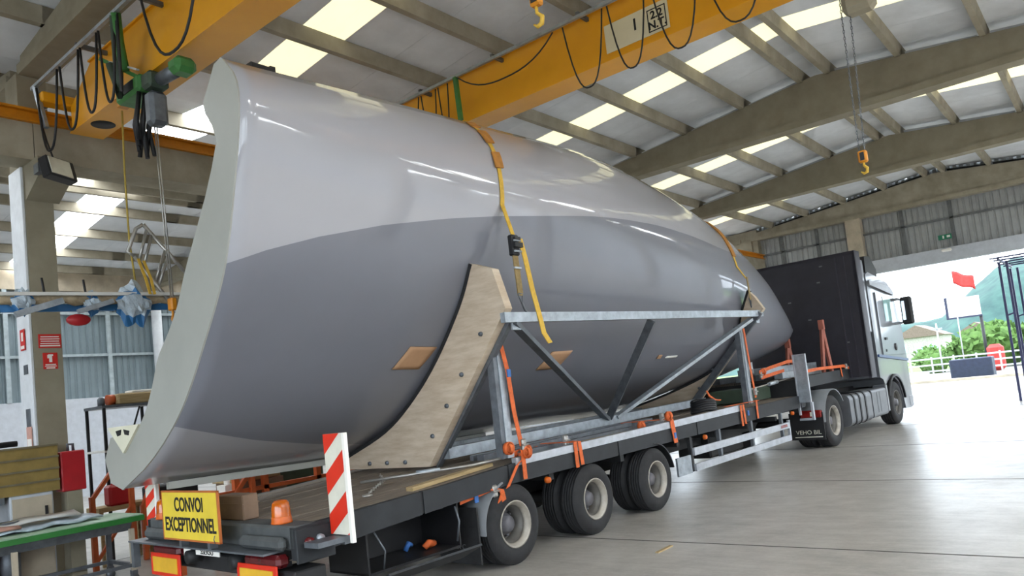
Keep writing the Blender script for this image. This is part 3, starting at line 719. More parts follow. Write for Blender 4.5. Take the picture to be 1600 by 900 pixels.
# things lying on the deck
tag(MB().bar((-2.62, .2, .945), (-1.5, .22, 1.01), .09, .035).build('timber_batten', 'timber', None, 'T'), 'pale timber batten lying along the deck edge beside the first wheel', 'timber')
t = thing('lashing_chain', 'steel chain lying loose on the deck in front of the near saddle', 'chain', 'T')
pts = [(-2.05, 1.3, 1.0), (-2.3, .95, .975), (-2.6, .7, .965), (-2.95, .38, .955)]
mb = MB()
for i in range(22):
    f = i / 21 * 3; k = min(int(f), 2); p = Vector(pts[k]).lerp(Vector(pts[k + 1]), f - k); d = (Vector(pts[k + 1]) - Vector(pts[k])).normalized(); sd = Vector((-d.y, d.x, 0)) if i % 2 else Vector((0, 0, 1))
    mb.tube([p + d * .028 * math.cos(a) + sd * .014 * math.sin(a) for a in [2 * PI * q / 8 for q in range(8)]], .006, 5, closed=True)
mb.build('chain_links', 'steel_bar', t)
MB().tube([(-2.95, .38, .955), (-3.02, .36, .955), (-3.05, .32, .955), (-3.02, .28, .955), (-2.97, .3, .955)], .011, 6).build('chain_hook', 'steel_bar', t)
t = thing('tension_cable', 'long steel cable with turnbuckle stretched along the deck by the near saddle', 'cable', 'T')
MB().tube([(-2.55, 1.0, 1.0), (-1.75, .22, 1.04), (-1.45, .06, 1.07)], .016, 6).build('cable_wire', 'steel_bar', t)
MB().tube([(-2.15, .62, 1.03), (-1.98, .45, 1.035)], .022, 8).build('turnbuckle', 'galv', t)
t = thing('tension_cable', 'long steel cable with turnbuckle stretched from far post to gooseneck', 'cable', 'T')
MB().tube([(4.75, .12, 1.33), (6.86, .1, 1.43)], .012, 6).build('cable_wire', 'steel_bar', t)
MB().tube([(5.75, .11, 1.375), (6.15, .11, 1.395)], .035, 8).build('turnbuckle', 'galv', t)
tag(MB().bar((-1.0, .34, 1.045), (2.3, .36, 1.075), .09, .05).build('steel_rail', 'galv_dark', None, 'T'), 'dark steel rail lying on the deck behind the bright edge rail', 'steel rail')
tag(MB().bar((.2, .22, 1.035), (2.6, .2, 1.055), .1, .03).build('timber_batten', 'timber', None, 'T'), 'flat wooden batten on the deck beside the middle wheels', 'timber')
# steel posts that the orange lashings run along
for nm, u, lab in (('a', -1.43, 'galvanised upright post standing on the trailer beside the near saddle'), ('b', 4.68, 'galvanised upright post standing on the trailer beside the far saddle')):
    zb = 1.06 if u < 0 else 1.12
    t = thing('steel_post', lab, 'post', 'T', 'upright posts beside the saddles')
    MB().bb((u - .06, .03, zb), (u + .0, .12, 2.26 if u < 0 else 2.4)).build('post_web', 'galv_dark', t)
    MB().bb((u + .0, .02, zb), (u + .1, .04, 2.26 if u < 0 else 2.4)).build('post_flange', 'galv', t)
# ---------------------------------------------------------------- lashings
def over_strap(u, label, m, sm, anchor, low):
    t = thing('ratchet_strap', label, 'strap', 'C')
    pts = []
    for i in range(26):
        s = low * i / 25
        p = Vector(shell_pt(u, s)); q = Vector(shell_pt(u, s + .004)) - p; n = Vector((0, q.z, -q.y)).normalized()
        if n.y > 0: n = -n
        pts.append(p + n * .008)
    top0 = pts[0]; pre = [top0 + Vector((0, .5, -.25)), top0 + Vector((0, .28, .0)), top0 + Vector((0, .1, .02))]
    MB().strip(pre + pts + [Vector(anchor)], (.06, 0, 0), .008).build('strap_web', m, t)
    return t, pts
t, pts = over_strap(-1.22, 'yellow ratchet strap over the white shell at the near saddle', 'strap_yellow', 'sleeve', (-1.235, -.17, 3.32), .355)
for a, b in ((1, 5), (6, 12), (14, 19)):
    MB().strip([p + Vector((0, -.012, .004)) for p in pts[a:b]], (.13, 0, .015), .014).build('strap_sleeve', 'sleeve', t)
MB().bb((-1.30, -.20, 3.12), (-1.19, -.13, 3.34), bev=.012).bb((-1.31, -.24, 3.2), (-1.18, -.2, 3.25)).bb((-1.29, -.23, 3.28), (-1.2, -.19, 3.31)).build('ratchet', 'black', t)
MB().tube([(-1.3, -.215, 3.16), (-1.19, -.215, 3.16)], .012, 8).tube([(-1.3, -.22, 3.27), (-1.19, -.22, 3.27)], .01, 8).build('ratchet_handle', 'galv', t)
MB().strip([(-1.245, -.17, 3.14), (-1.24, -.18, 2.7)], (.085, 0, 0), .012).build('strap_tail', 'strap_tan', t)
MB().bb((-1.3, -.195, 2.98), (-1.19, -.17, 3.0)).build('strap_buckle', 'galv', t)
MB().tube([(-1.28, -.18, 2.72), (-1.2, -.18, 2.72), (-1.24, -.19, 2.6), (-1.28, -.18, 2.72)], .009, 6).tube([(-1.24, -.19, 2.62), (-1.22, -.2, 2.55), (-1.18, -.2, 2.52), (-1.15, -.21, 2.48)], .012, 6).build('strap_hook', 'galv_dark', t)
MB().strip([(-1.17, -.2, 3.3), (-1.13, -.21, 3.1), (-1.09, -.23, 2.75), (-1.05, -.26, 2.45), (-1.03, -.27, 2.3), (-.95, -.28, 2.19)], (.075, 0, .01), .008).build('loose_end', 'strap_yellow', t)
t, pts = over_strap(5.15, 'orange yellow strap over the shell nose at the far saddle', 'strap_yellow', 'sleeve', (5.19, -.13, 3.22), .31)
MB().strip([p + Vector((0, -.012, .004)) for p in pts[3:22]], (.14, 0, .0), .014).build('strap_sleeve', 'sleeve', t)
MB().strip([(5.2, -.14, 3.25), (5.2, -.15, 2.85)], (.06, 0, 0), .01).build('strap_tail', 'strap_tan', t)
MB().tube([(5.17, -.14, 2.88), (5.23, -.14, 2.88), (5.2, -.15, 2.72), (5.17, -.14, 2.88)], .01, 6).build('strap_hook', 'galv_dark', t)
def lash(label, segs, ratchets=(), bundles=(), tags=(), w=.06):
    t = thing('lashing_strap', label, 'strap', 'T', 'orange lashing straps on the trailer')
    for pts, wv in segs: MB().strip(pts, Vector(wv) * w, .007).build('strap_web', 'strap_orange', t)
    for p in ratchets: MB().box(p, (.07, .05, .12), bev=.012).tube([(p[0] - .045, p[1] - .03, p[2]), (p[0] + .045, p[1] - .03, p[2])], .012, 6).build('ratchet', 'steel_bar', t)
    for p in bundles:
        mb = MB()
        for k in range(4): mb.lathe([(.02 + .013 * k, -.024), (.028 + .013 * k, -.024), (.028 + .013 * k, .024), (.02 + .013 * k, .024), (.02 + .013 * k, -.024)], p, 'y' if k % 2 else 'x', 12)
        mb.build('strap_roll', 'strap_orange', t)
    for p in tags: MB().box(p, (.05, .012, .08)).build('strap_tag', 'blue_tag', t)
    return t
lash('orange strap running down the near upright post to the first wheel',
     [([(-1.38, .0, 2.22), (-1.33, -.01, 1.95), (-1.3, -.015, 1.5), (-1.24, -.015, 1.16)], (1, 0, 0)), ([(-1.24, -.02, 1.12), (-1.24, -.02, .82)], (1, 0, 0)), ([(-1.26, -.015, 1.02), (-1.34, -.015, .98), (-1.52, -.015, .78)], (1, 0, .3)), ([(-1.6, -.01, .74), (-1.66, .02, .6)], (1, 0, 0))],
     [(-1.22, -.02, 1.17)], [(-1.45, -.02, 1.16), (-1.19, -.03, 1.09)], [(-1.325, -.022, 1.92)])
lash('orange strap over the bright edge rail above the middle wheel',
     [([(-.25, .9, 1.08), (-.3, .1, 1.09), (-.3, -.006, 1.085), (-.3, -.008, .8)], (1, 0, 0)), ([(-.22, .1, 1.09), (-.22, -.006, 1.085), (-.2, -.008, .82)], (1, 0, 0))], [(-.28, .14, 1.11)], [(-.85, .25, 1.07)], w=.06)
lash('orange strap over the edge rail ahead of the front trailer wheel',
     [([(1.9, .8, 1.12), (1.95, .1, 1.13), (1.95, -.006, 1.12), (2.0, -.008, .8)], (1, 0, 0))], [(1.92, .12, 1.16)], [(1.9, .0, 1.17), (1.5, .2, 1.09)], [(1.99, -.014, .9)], w=.1)
lash('orange strap running down the far upright post to the edge rail',
     [([(4.76, .01, 2.36), (4.8, .0, 1.7), (4.84, -.01, 1.2)], (1, 0, 0)), ([(4.2, -.012, 1.13), (4.2, -.012, .8)], (1, 0, 0)), ([(4.3, -.012, 1.13), (4.32, -.012, .82)], (1, 0, 0)), ([(4.84, -.01, 1.16), (4.82, -.012, .86)], (1, 0, 0)), ([(3.9, .1, 1.14), (4.9, -.01, 1.15)], (0, 1, 0))],
     [(4.84, -.01, 1.3)], [], [(4.45, -.014, .98)])
lash('two brown straps pulled across the deck behind the edge rail', [([(-1.15, .2, 1.06), (.4, 1.0, 1.06)], (0, 0, 1)), ([(-1.1, .16, 1.04), (.3, .8, 1.04)], (0, 0, 1))])
lash('red orange strap slung under the deck beside the tool box', [([(-2.1, .1, .74), (-1.85, .06, .78), (-1.7, .05, .80)], (0, 0, 1)), ([(-1.72, .02, .8), (-1.6, .0, .76), (-1.58, .0, .66)], (1, 0, .3))], [(-1.68, .03, .77)], [], [(-1.92, .05, .74)])
# stuff in the tool box
tag(MB().tube([(-2.42, .3, .37), (-2.38, .28, .41), (-2.3, .3, .39), (-2.33, .34, .37)], .032, 8).build('strap_bundle', 'strap_orange', None, 'T'), 'orange rolled strap lying in the open tool box', 'strap')
tag(MB().tube([(-2.55, .42, .365), (-2.52, .4, .43), (-2.47, .43, .4)], .025, 8).build('strap_bundle', 'blue_tag', None, 'T'), 'blue rolled strap lying in the open tool box', 'strap')
# bundle of sections on the neck, with stands
for lab, v, z, u0, u1, m in (('bright steel section at the outer edge of the gooseneck load, bottom layer', .3, 1.455, 6.95, 9.4, 'galv'), ('dark steel section in the bottom layer of the gooseneck load, next to the outer one', .7, 1.455, 7.0, 9.3, 'galv_dark'),
        ('bright steel section in the middle of the bottom layer on the gooseneck', 1.15, 1.455, 7.1, 9.2, 'galv'), ('dark steel section at the far edge of the bottom layer on the gooseneck', 1.6, 1.455, 7.0, 9.0, 'galv_dark'),
        ('bright steel section in the top layer of the gooseneck load, outer one', .5, 1.575, 6.5, 9.5, 'galv'), ('bright steel section in the top layer of the gooseneck load, inner one', 1.0, 1.575, 6.9, 9.3, 'galv')):
    tag(MB().bb((u0, v, z - .03), (u1, v + .16, z + .09)).build('steel_section', m, None, 'T'), lab, 'steel section', 'steel sections on the gooseneck')
lash('orange straps tying the steel sections on the gooseneck', [([(5.75, .25, 1.6), (6.2, .22, 1.66), (7.2, .25, 1.74), (8.2, .4, 1.73)], (0, 0, 1)), ([(6.9, -.02, 1.5), (8.0, -.02, 1.53), (9.6, -.02, 1.52), (9.95, -.03, 1.46)], (0, 0, 1)), ([(5.8, .25, 1.5), (6.9, .24, 1.58)], (0, 0, 1)), ([(9.4, -.02, 1.5), (9.45, -.02, 1.3)], (1, 0, 0))], [(5.82, .26, 1.55), (9.75, -.03, 1.5)], [(5.95, .26, 1.6)])
for lab, u, v, zt, zb in (('red brown tube trestle nearest the bare metal marker board', 9.0, .12, 2.45, 1.45), ('red brown tube trestle under the tip of the shell nose', 9.2, .95, 2.15, 1.45)):
    t = thing('tube_trestle', lab, 'trestle', 'T', 'tube trestles on the gooseneck')
    for s in (-1, 1): MB().bar((u + .1 * s, v - .05 * s, zb - .02), (u, v, zt), .06, .06).build('trestle_leg', 'red_oxide', t)
    MB().bb((u - .05, v - .05, zt - .12), (u + .05, v + .05, zt + .08)).build('trestle_head', 'red_oxide', t)
tag(MB().bb((5.62, .5, 1.085), (6.7, 1.2, 1.33), bev=.02).bb((5.65, .46, 1.1), (6.65, .5, 1.3)).build('timber_stack', 'machine_green', None, 'T'), 'dark green stack of packing beams on the deck before the gooseneck', 'packing')
t = thing('cable_coil', 'black cable heap with orange hook on the deck by the far saddle', 'cable')
t.matrix_world = FR['T']
mb = MB()
for k in range(5): mb.tube([(3.55 + .2 * math.cos(a) * (1 - .1 * k), .3 + .18 * math.sin(a), 1.12 + .035 * k + .02 * math.sin(2 * a)) for a in [2 * PI * q / 14 for q in range(14)]], .03, 6, closed=True)
mb.build('cable_loop', 'black', t)
MB().strip([(3.52, .2, 1.42), (3.55, .18, 1.34), (3.6, .12, 1.27), (3.75, .1, 1.25)], (.035, 0, .012), .015).build('cable_hook', 'strap_orange', t)
# ================================================================ TRACTOR
tk = thing('tractor_lorry', 'silver white tractor lorry under the gooseneck facing the gate', 'lorry', 'K')
W = 2.5
prof = [(3.3, 1.15), (3.3, 3.55), (3.5, 3.62), (4.9, 3.42), (5.25, 3.2), (5.62, 2.2), (5.68, 1.5), (5.66, .45), (5.45, .28), (4.98, .3), (4.9, .62), (4.7, .95), (4.35, 1.1), (3.95, 1.08), (3.62, .95), (3.5, 1.1)]
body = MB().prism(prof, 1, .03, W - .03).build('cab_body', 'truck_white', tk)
MB().prism([(3.72, 1.66), (3.74, 3.14), (4.85, 3.1), (5.2, 2.45), (5.5, 2.3), (5.5, 1.62)], 1, .0, .03).build('cab_door', 'truck_white', tk)
MB().prism([(4.25, 2.45), (4.22, 3.04), (4.8, 3.04), (5.1, 2.45)], 1, -.008, .0).build('door_window', 'glass', tk)
MB().bb((3.98, -.02, 2.0), (4.14, -.0, 2.06)).build('door_handle', 'black', tk); MB().lathe([(0, -.02), (.09, -.02), (.09, .03)], (4.75, .0, 1.82), 'y', 14).build('door_emblem', 'black', tk)
MB().bb((3.95, -.01, 1.72), (4.02, 0, 1.78)).build('door_lock', 'black', tk)
MB().prism([(3.35, 1.62), (5.67, 1.44), (5.67, 1.50), (3.35, 1.68)], 1, -.005, .03).build('blue_stripe', 'truck_blue', tk)
MB().prism([(5.3, 3.1), (5.1, 3.25), (5.55, 2.35), (5.65, 2.35)], 1, .04, W - .04).build('windscreen', 'black', tk)
MB().prism([(3.3, 3.55), (3.3, 3.95), (3.7, 4.0), (4.35, 3.9), (4.75, 3.6), (4.9, 3.42)], 1, .2, W - .2).build('roof_fairing', 'truck_grey', tk)
MB().bb((3.12, .05, 2.2), (3.3, .3, 3.9), bev=.02).build('side_fairing', 'truck_white', tk)
MB().prism([(3.45, 3.55), (3.5, 4.0), (3.9, 4.02), (4.3, 3.72), (4.3, 3.55)], 1, .06, .2).build('air_deflector', 'black', tk)
MB().prism([(3.32, 3.4), (4.9, 3.3), (5.15, 3.16), (5.1, 3.1), (3.32, 3.3)], 1, -.03, .03).build('roof_gutter', 'truck_grey', tk)
mi = MB().box((5.2, -.26, 2.68), (.16, .26, .68), bev=.04).build('door_mirror', 'black', tk)
MB().bb((5.11, -.24, 2.45), (5.12, -.17, 2.92)).build('mirror_glass', 'mirror_glass', mi)
MB().bb((5.0, -.12, 2.36), (5.2, .05, 2.42)).bb((5.0, -.12, 2.95), (5.2, .05, 3.01)).build('mirror_arm', 'truck_grey', mi)
mi2 = MB().box((5.2, W + .26, 2.68), (.16, .26, .68), bev=.04).build('door_mirror', 'black', tk)
MB().lathe([(.62, -.02), (.68, -.02), (.68, .06), (.62, .06), (.62, -.02)], (3.72 + .6, .0, .5), 'y', 20, a0=.1, a1=PI - .3).build('arch_trim', 'black', tk)
MB().bb((5.35, .02, .28), (5.72, W - .02, .62), bev=.05).build('front_bumper', 'truck_grey', tk)
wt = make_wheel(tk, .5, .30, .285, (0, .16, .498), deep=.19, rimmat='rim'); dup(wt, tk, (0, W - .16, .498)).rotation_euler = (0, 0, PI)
wi2 = make_wheel(tk, .5, .30, .285, (0, .5, .498), inner=True); dup(wi2, tk, (0, W - .5, .498))
wf1 = make_wheel(tk, .5, .315, .285, (4.3, .18, .498), deep=.12, rimmat='rim_disc_shade'); dup(wf1, tk, (4.3, W - .18, .498)).rotation_euler = (0, 0, PI)
for u in (0, 4.3): MB().tube([(u, .3, .5), (u, 2.2, .5)], .09, 10).build('axle', 'black', tk)
for v in (.75, 1.65): MB().bb((-.9, v, .75), (5.0, v + .1, 1.0)).build('chassis_rail', 'black', tk)
MB().lathe([(.4, .8), (.42, 1.16), (.2, 1.2), (0, 1.2)], (.3, 1.25, 0), 'z', 20).build('fifth_wheel', 'black', tk)
for v in (-.02, 1.9): MB().lathe([(.58, 0), (.6, 0), (.6, .6), (.58, .6), (.58, 0)], (.03, v, .52), 'y', 18, a0=PI * .18, a1=PI * 1.0).build('rear_mudguard', 'fender', tk)
mf = MB().bb((-.62, .0, .2), (-.6, .66, .72)).build('mud_flap', 'black', tk)
text('VEHO BIL', 'flap_text', mf, (-.622, .31, .34), (PI / 2, 0, -PI / 2), .11, 'refl_white', 1.05)
MB().bb((-.623, .05, .245), (-.62, .58, .262)).build('flap_line', 'refl_white', mf)
MB().bb((-.62, 1.84, .2), (-.6, 2.5, .72)).build('mud_flap', 'black', tk)
for v in (.02, 2.08): MB().bb((-.66, v, .62), (-.56, v + .4, .76), bev=.015).build('tail_lamp', 'lamp_bright', tk)
MB().bb((-.668, .16, .65), (-.66, .22, .73)).build('lamp_lens', 'refl_white', tk)
def tankprof(r=.12, y0=.0, y1=.62, z0=.27, z1=.93):
    P = []
    for cy, cz, a0 in ((y1 - r, z1 - r, 0), (y0 + r, z1 - r, PI / 2), (y0 + r, z0 + r, PI), (y1 - r, z0 + r, 1.5 * PI)):
        for i in range(5): a = a0 + PI / 2 * i / 4; P.append((cy + r * math.cos(a), cz + r * math.sin(a)))
    return P
ft = MB().prism(tankprof(), 0, .95, 2.35).build('fuel_tank', 'tank', tk)
for u in (1.2, 1.55, 1.9): MB().prism(tankprof(.13, -.015, .63, .26, .945), 0, u, u + .07).build('tank_strap', 'black', ft)
MB().prism(tankprof(.06, .0, .6, .3, .92), 0, 2.42, 3.45).build('battery_box', 'tank', tk)
for u in (2.75, 2.95): MB().bb((u, -.006, .4), (u + .012, 0, .85)).build('box_groove', 'fender', tk)
MB().bb((3.5, .0, .35), (3.62, .3, .98), bev=.02).build('step_panel', 'truck_white', tk)
# ================================================================ CRANES
def crane(X0, label, frontX, railX, rail_y0, festoon, gtag):
    t = thing('bridge_crane', label, 'overhead crane', 'W', 'yellow overhead cranes')
    w = .40; z0, z1 = 5.6, 6.3
    g = MB(); ys = [-1.9, -1.3, 9.3, 9.95]
    tops = {-1.9: 5.98, -1.3: z1, 9.3: z1, 9.95: 5.98}
    poly = [(-1.9, z0 + .02), (9.95, z0 + .02), (9.95, 5.95), (9.3, z1), (-1.3, z1), (-1.9, 5.95)]
    g.prism(poly, 0, X0 + .03, X0 + w - .03)
    g.bb((X0, -1.9, z0), (X0 + w, 9.95, z0 + .02)); g.bb((X0, -1.3, z1), (X0 + w, 9.3, z1 + .02))
    g.build('bridge_girder', 'crane_yellow', t)
    for y in (9.95, -2.25):
        ec = MB().bb((X0 - .3, y, 5.97), (X0 + w + .35, y + .22, 6.1), bev=.02).build('end_carriage', 'crane_yellow', t)
        for dx in (-.2, w + .25): MB().lathe([(0, -.03), (.07, -.03), (.07, .03), (0, .03)], (X0 + dx, y + .25, 6.03), 'y', 14).build('carriage_wheel', 'galv_dark', ec)
    MB().lathe([(0, -.003), (.14, -.003), (.14, 0)], (X0 + .2, 9.45, z0), 'z', 20).build('girder_opening', 'black', t)
    MB().bb((railX - .02, 1.6, 6.17), (railX + .02, rail_y0, 6.21)).build('festoon_rail', 'galv', t)
    for y in [1.8 + 1.4 * k for k in range(int((rail_y0 - 2) / 1.4) + 1)]: MB().bb((railX, y, 6.21), (X0 + .1, y + .04, 6.26)).build('rail_bracket', 'galv_dark', t)
    for (ya, yb, zb, m) in festoon:
        n = 14; pts = []
        for i in range(n + 1):
            f = i / n; pts.append((railX, ya + (yb - ya) * f, 6.15 - (6.15 - zb) * (1 - abs(2 * f - 1) ** 2.6)))
        MB().tube(pts, .010 if X0 > 5 else .015, 6).build('festoon_cable', m, t)
    return t
c1_ = crane(3.82, 'yellow overhead crane on the runway above the bright sided column', 3.82, 3.5, 10.2,
            [(10.05, 9.38, 5.25, 'black'), (9.3, 8.75, 5.3, 'black'), (8.7, 8.25, 5.32, 'black'), (8.2, 7.8, 5.28, 'black'), (7.75, 7.72, 5.3, 'black'), (7.2, 6.0, 5.3, 'black')], 1)
MB().bar((3.5, 10.1, 6.2), (3.55, 9.95, 5.62), .05, .05).build('rail_support', 'galv', c1_)
MB().tube([(3.5, 7.75, 6.17), (3.56, 7.85, 5.9), (3.62, 7.9, 5.62)], .05, 8).build('green_guard', 'crane_green', c1_)
MB().tube([(3.5, 7.78, 6.15), (3.6, 8.0, 5.7), (3.62, 8.05, 5.4), (3.56, 8.1, 5.75)], .05, 6).build('cable_bundle', 'machine_green', c1_)
# hoist trolley under the girder of crane one
t = thing('chain_hoist', 'green chain hoist trolley hanging under the crane above the bright sided column', 'hoist')
MB().bb((3.70, 7.78, 5.40), (3.98, 8.35, 5.585), bev=.03).build('hoist_body', 'crane_green', t)
MB().bb((3.69, 7.9, 5.44), (3.7, 8.22, 5.54)).build('hoist_panel', 'black', t)
MB().bb((3.72, 7.58, 5.38), (3.95, 7.78, 5.56), bev=.03).build('gear_housing', 'machine_green', t)
MB().tube([(3.85, 7.58, 5.47), (3.85, 7.22, 5.44)], .07, 12).build('hoist_axle', 'galv_dark', t)
MB().bb((3.74, 7.02, 5.36), (3.98, 7.24, 5.53), bev=.05).build('hoist_motor', 'crane_green', t)
MB().bar((3.6, 8.35, 5.9), (3.78, 7.85, 5.55), .12, .04).build('hoist_arm', 'crane_green', t)
MB().bar((3.6, 8.25, 5.85), (3.66, 7.68, 5.56), .03, .02).build('hoist_strut', 'alu', t)
MB().box((3.85, 7.72, 5.18), (.2, .17, .38), bev=.04).build('chain_bag', 'galv_dark', t)
mb = MB()
for k in range(9): mb.tube([(3.74 + .022 * k, 7.86 + .05 * (k % 3), 5.4), (3.72 + .025 * k, 7.92 + .08 * (k % 3), 5.1), (3.75 + .02 * k, 7.96 + .045 * (k % 4), 4.9 - .05 * (k % 5))], .026, 6)
mb.build('pendant_cable', 'black', t)
for dy in (0, .05): MB().tube([(3.9, 7.86 + dy, 5.4), (3.98, 7.92 + dy, 3.1)], .009, 6).build('load_chain', 'steel_bar', t)
MB().box((3.98, 7.95, 3.08), (.07, .1, .14), bev=.015).build('hook_block', 'runway_orange', t)
MB().tube([(3.98, 7.95, 3.02), (3.98, 7.95, 2.97), (3.98, 7.98, 2.92), (3.98, 7.95, 2.88), (3.98, 7.9, 2.9)], .014, 8).build('hook', 'runway_orange', t)
MB().tube([(4.0, 8.87, 5.58), (3.98, 8.87, 4.8), (3.97, 8.85, 4.0), (4.0, 8.8, 3.27)], .011, 6).build('pull_rope', 'rope_yellow', t)
MB().bb((3.84, 8.5, 5.5), (3.96, 8.64, 5.6), bev=.01).build('limit_switch', 'runway_orange', t)
t = thing('crane_hook', 'yellow hook hanging in front of the grey roof sheets at the top', 'hook', 'W', 'hanging crane hooks')
MB().box((4.05, 2.76, 4.36), (.06, .085, .13), bev=.012).build('hook_block', 'runway_orange', t)
MB().box((4.03, 2.76, 4.36), (.03, .05, .09)).build('block_wheel', 'black', t)
MB().tube([(4.05, 2.765, 4.3), (4.05, 2.765, 4.25), (4.05, 2.725, 4.21), (4.05, 2.735, 4.165), (4.05, 2.77, 4.155), (4.05, 2.80, 4.18)], [.01, .012, .016, .017, .014, .006], 8).build('hook', 'strap_yellow', t)
for dy in (-.025, .025): MB().tube([(4.05, 2.76 + dy, 4.42), (4.05, 2.76 + dy, 5.6)], .007, 6).build('load_chain', 'steel_bar', t)
c2_ = crane(7.83, 'yellow overhead crane bridging the shell, number plate 1 on it', 7.83, 7.62, 10.1,
            [(8.0, 7.45, 5.5, 'black'), (7.4, 7.1, 5.4, 'black'), (7.05, 6.86, 5.45, 'black'), (6.65, 5.0, 5.86, 'black'), (4.85, 4.27, 5.28, 'black'), (4.2, 3.7, 5.3, 'black'), (3.62, 3.05, 5.3, 'black'), (3.0, 2.3, 5.33, 'black')], 2)
MB().bar((7.62, 6.7, 6.18), (7.62, 6.68, 5.55), .05, .06).build('green_guard', 'crane_green', c2_)
pn = MB().bb((7.848, 3.54, 5.70), (7.856, 4.40, 6.05)).build('capacity_plate', 'plate_cream', c2_)
text('1', 'plate_text', pn, (7.846, 3.98, 5.90), (PI / 2, 0, -PI / 2), .2, 'ink')
text('2.2', 'plate_text', pn, (7.846, 3.69, 5.92), (PI / 2, 0, -PI / 2), .13, 'ink', ext=.002)
text('N.T.', 'plate_text', pn, (7.846, 3.69, 5.80), (PI / 2, 0, -PI / 2), .13, 'ink', ext=.002)
MB().bb((7.845, 3.57, 5.73), (7.848, 3.81, 5.742)).bb((7.845, 3.57, 5.988), (7.848, 3.81, 6.0)).bb((7.845, 3.57, 5.73), (7.848, 3.582, 6.0)).bb((7.845, 3.798, 5.73), (7.848, 3.81, 6.0)).build('plate_frame', 'ink', pn)
t = thing('chain_hoist', 'dark chain hoist with yellow hook on long chains before the gate wall', 'hoist')
MB().box((8.05, 1.6, 5.33), (.22, .3, .42), bev=.05).build('hoist_body', 'concrete_dark', t)
MB().bb((7.98, 1.5, 5.5), (8.12, 1.7, 5.6)).build('hoist_trolley', 'galv_dark', t)
def chain(p, q, n, parent):
    mb = MB(); p = Vector(p); q = Vector(q); d = (q - p).normalized(); L = (q - p).length / n
    for i in range(n):
        c = p + d * L * (i + .5); s = Vector((1, 0, 0)) if i % 2 else Vector((0, 1, 0))
        mb.tube([c + d * L * .66 * math.cos(a) + s * .008 * math.sin(a) for a in [2 * PI * k / 6 for k in range(6)]], .0034, 4, closed=True)
    o = mb.build('load_chain', 'galv_dark', parent); o['kind'] = 'stuff'
chain((8.05, 1.77, 5.5), (8.05, 1.80, 3.74), 50, t); chain((8.05, 1.69, 5.3), (8.05, 1.75, 3.74), 44, t)
MB().box((8.05, 1.775, 3.68), (.06, .085, .12), bev=.012).build('hook_block', 'runway_orange', t); MB().box((8.03, 1.775, 3.68), (.03, .04, .08)).build('block_wheel', 'black', t)
MB().tube([(8.05, 1.775, 3.63), (8.05, 1.775, 3.59), (8.05, 1.75, 3.56), (8.05, 1.755, 3.52), (8.05, 1.785, 3.51), (8.05, 1.81, 3.535)], [.01, .012, .016, .017, .014, .006], 8).build('hook', 'strap_yellow', t)
# ================================================================ LEFT SIDE
t = thing('floodlight', 'black framed floodlight on the corbel of the bright sided column', 'lamp')
rt = Matrix.Translation((3.62, 9.86, 5.06)) @ Matrix.Rotation(.45, 4, 'Z') @ Matrix.Rotation(-.25, 4, 'X')
MB().box((0, 0, 0), (.42, .14, .27), bev=.015).xf(rt).build('lamp_housing', 'black', t)
MB().box((-.03, -.075, 0), (.32, .01, .22)).xf(rt).build('lamp_glass', 'lamp_glass', t)
MB().tube([(3.6, 9.9, 5.18), (3.6, 10.1, 5.5), (3.6, 10.25, 5.8)], .012, 6).build('lamp_cable', 'black', t)
MB().box((3.46, 10.02, 5.1), (.06, .16, .12)).build('lamp_bracket', 'galv_dark', t)
def sign(label, x0, x1, z0, z1, bars, y=10.598, pict=None):
    t = thing('safety_sign', label, 'sign'); MB().bb((x0, y - .006, z0), (x1, y, z1), bev=.002).build('sign_panel', 'sign_red', t)
    mb = MB()
    for a, b, c, d in bars: mb.bb((x0 + (x1 - x0) * a, y - .008, z0 + (z1 - z0) * b), (x0 + (x1 - x0) * c, y - .006, z0 + (z1 - z0) * d))
    mb.build('sign_print', 'sign_white', t); return t
MATS['sign_red2'] = MATS['sign_red']
sign('dark red notice with five white lines on the bright sided column', 3.535, 3.80, 2.93, 3.11, [(.1, .78, .9, .84), (.08, .62, .92, .68), (.1, .46, .9, .52), (.08, .3, .92, .36), (.06, .12, .94, .22)])
t = sign('red extinguisher sign with white pictogram on the bright sided column', 3.575, 3.745, 2.66, 2.87, [(.42, .42, .62, .8), (.36, .8, .7, .9), (.3, .66, .42, .86), (.15, .24, .85, .30), (.1, .15, .9, .19), (.2, .03, .8, .1)])
t = thing('safety_sign', 'narrow red extinguisher sign on the bright side of the column', 'sign')
MB().bb((3.43, 10.74, 2.93), (3.436, 10.9, 3.2)).build('sign_panel', 'sign_red', t); MB().bb((3.427, 10.79, 3.05), (3.43, 10.85, 3.16)).bb((3.427, 10.76, 2.95), (3.43, 10.88, 2.99)).build('sign_print', 'sign_white', t)
t = thing('safety_sign', 'pink and white notice low on the bright column side', 'sign')
MB().bb((3.43, 10.68, 1.5), (3.436, 10.86, 1.95)).build('sign_panel', 'sheet_pink', t); MB().bb((3.427, 10.7, 1.62), (3.43, 10.84, 1.8)).build('sign_print', 'sign_white', t)
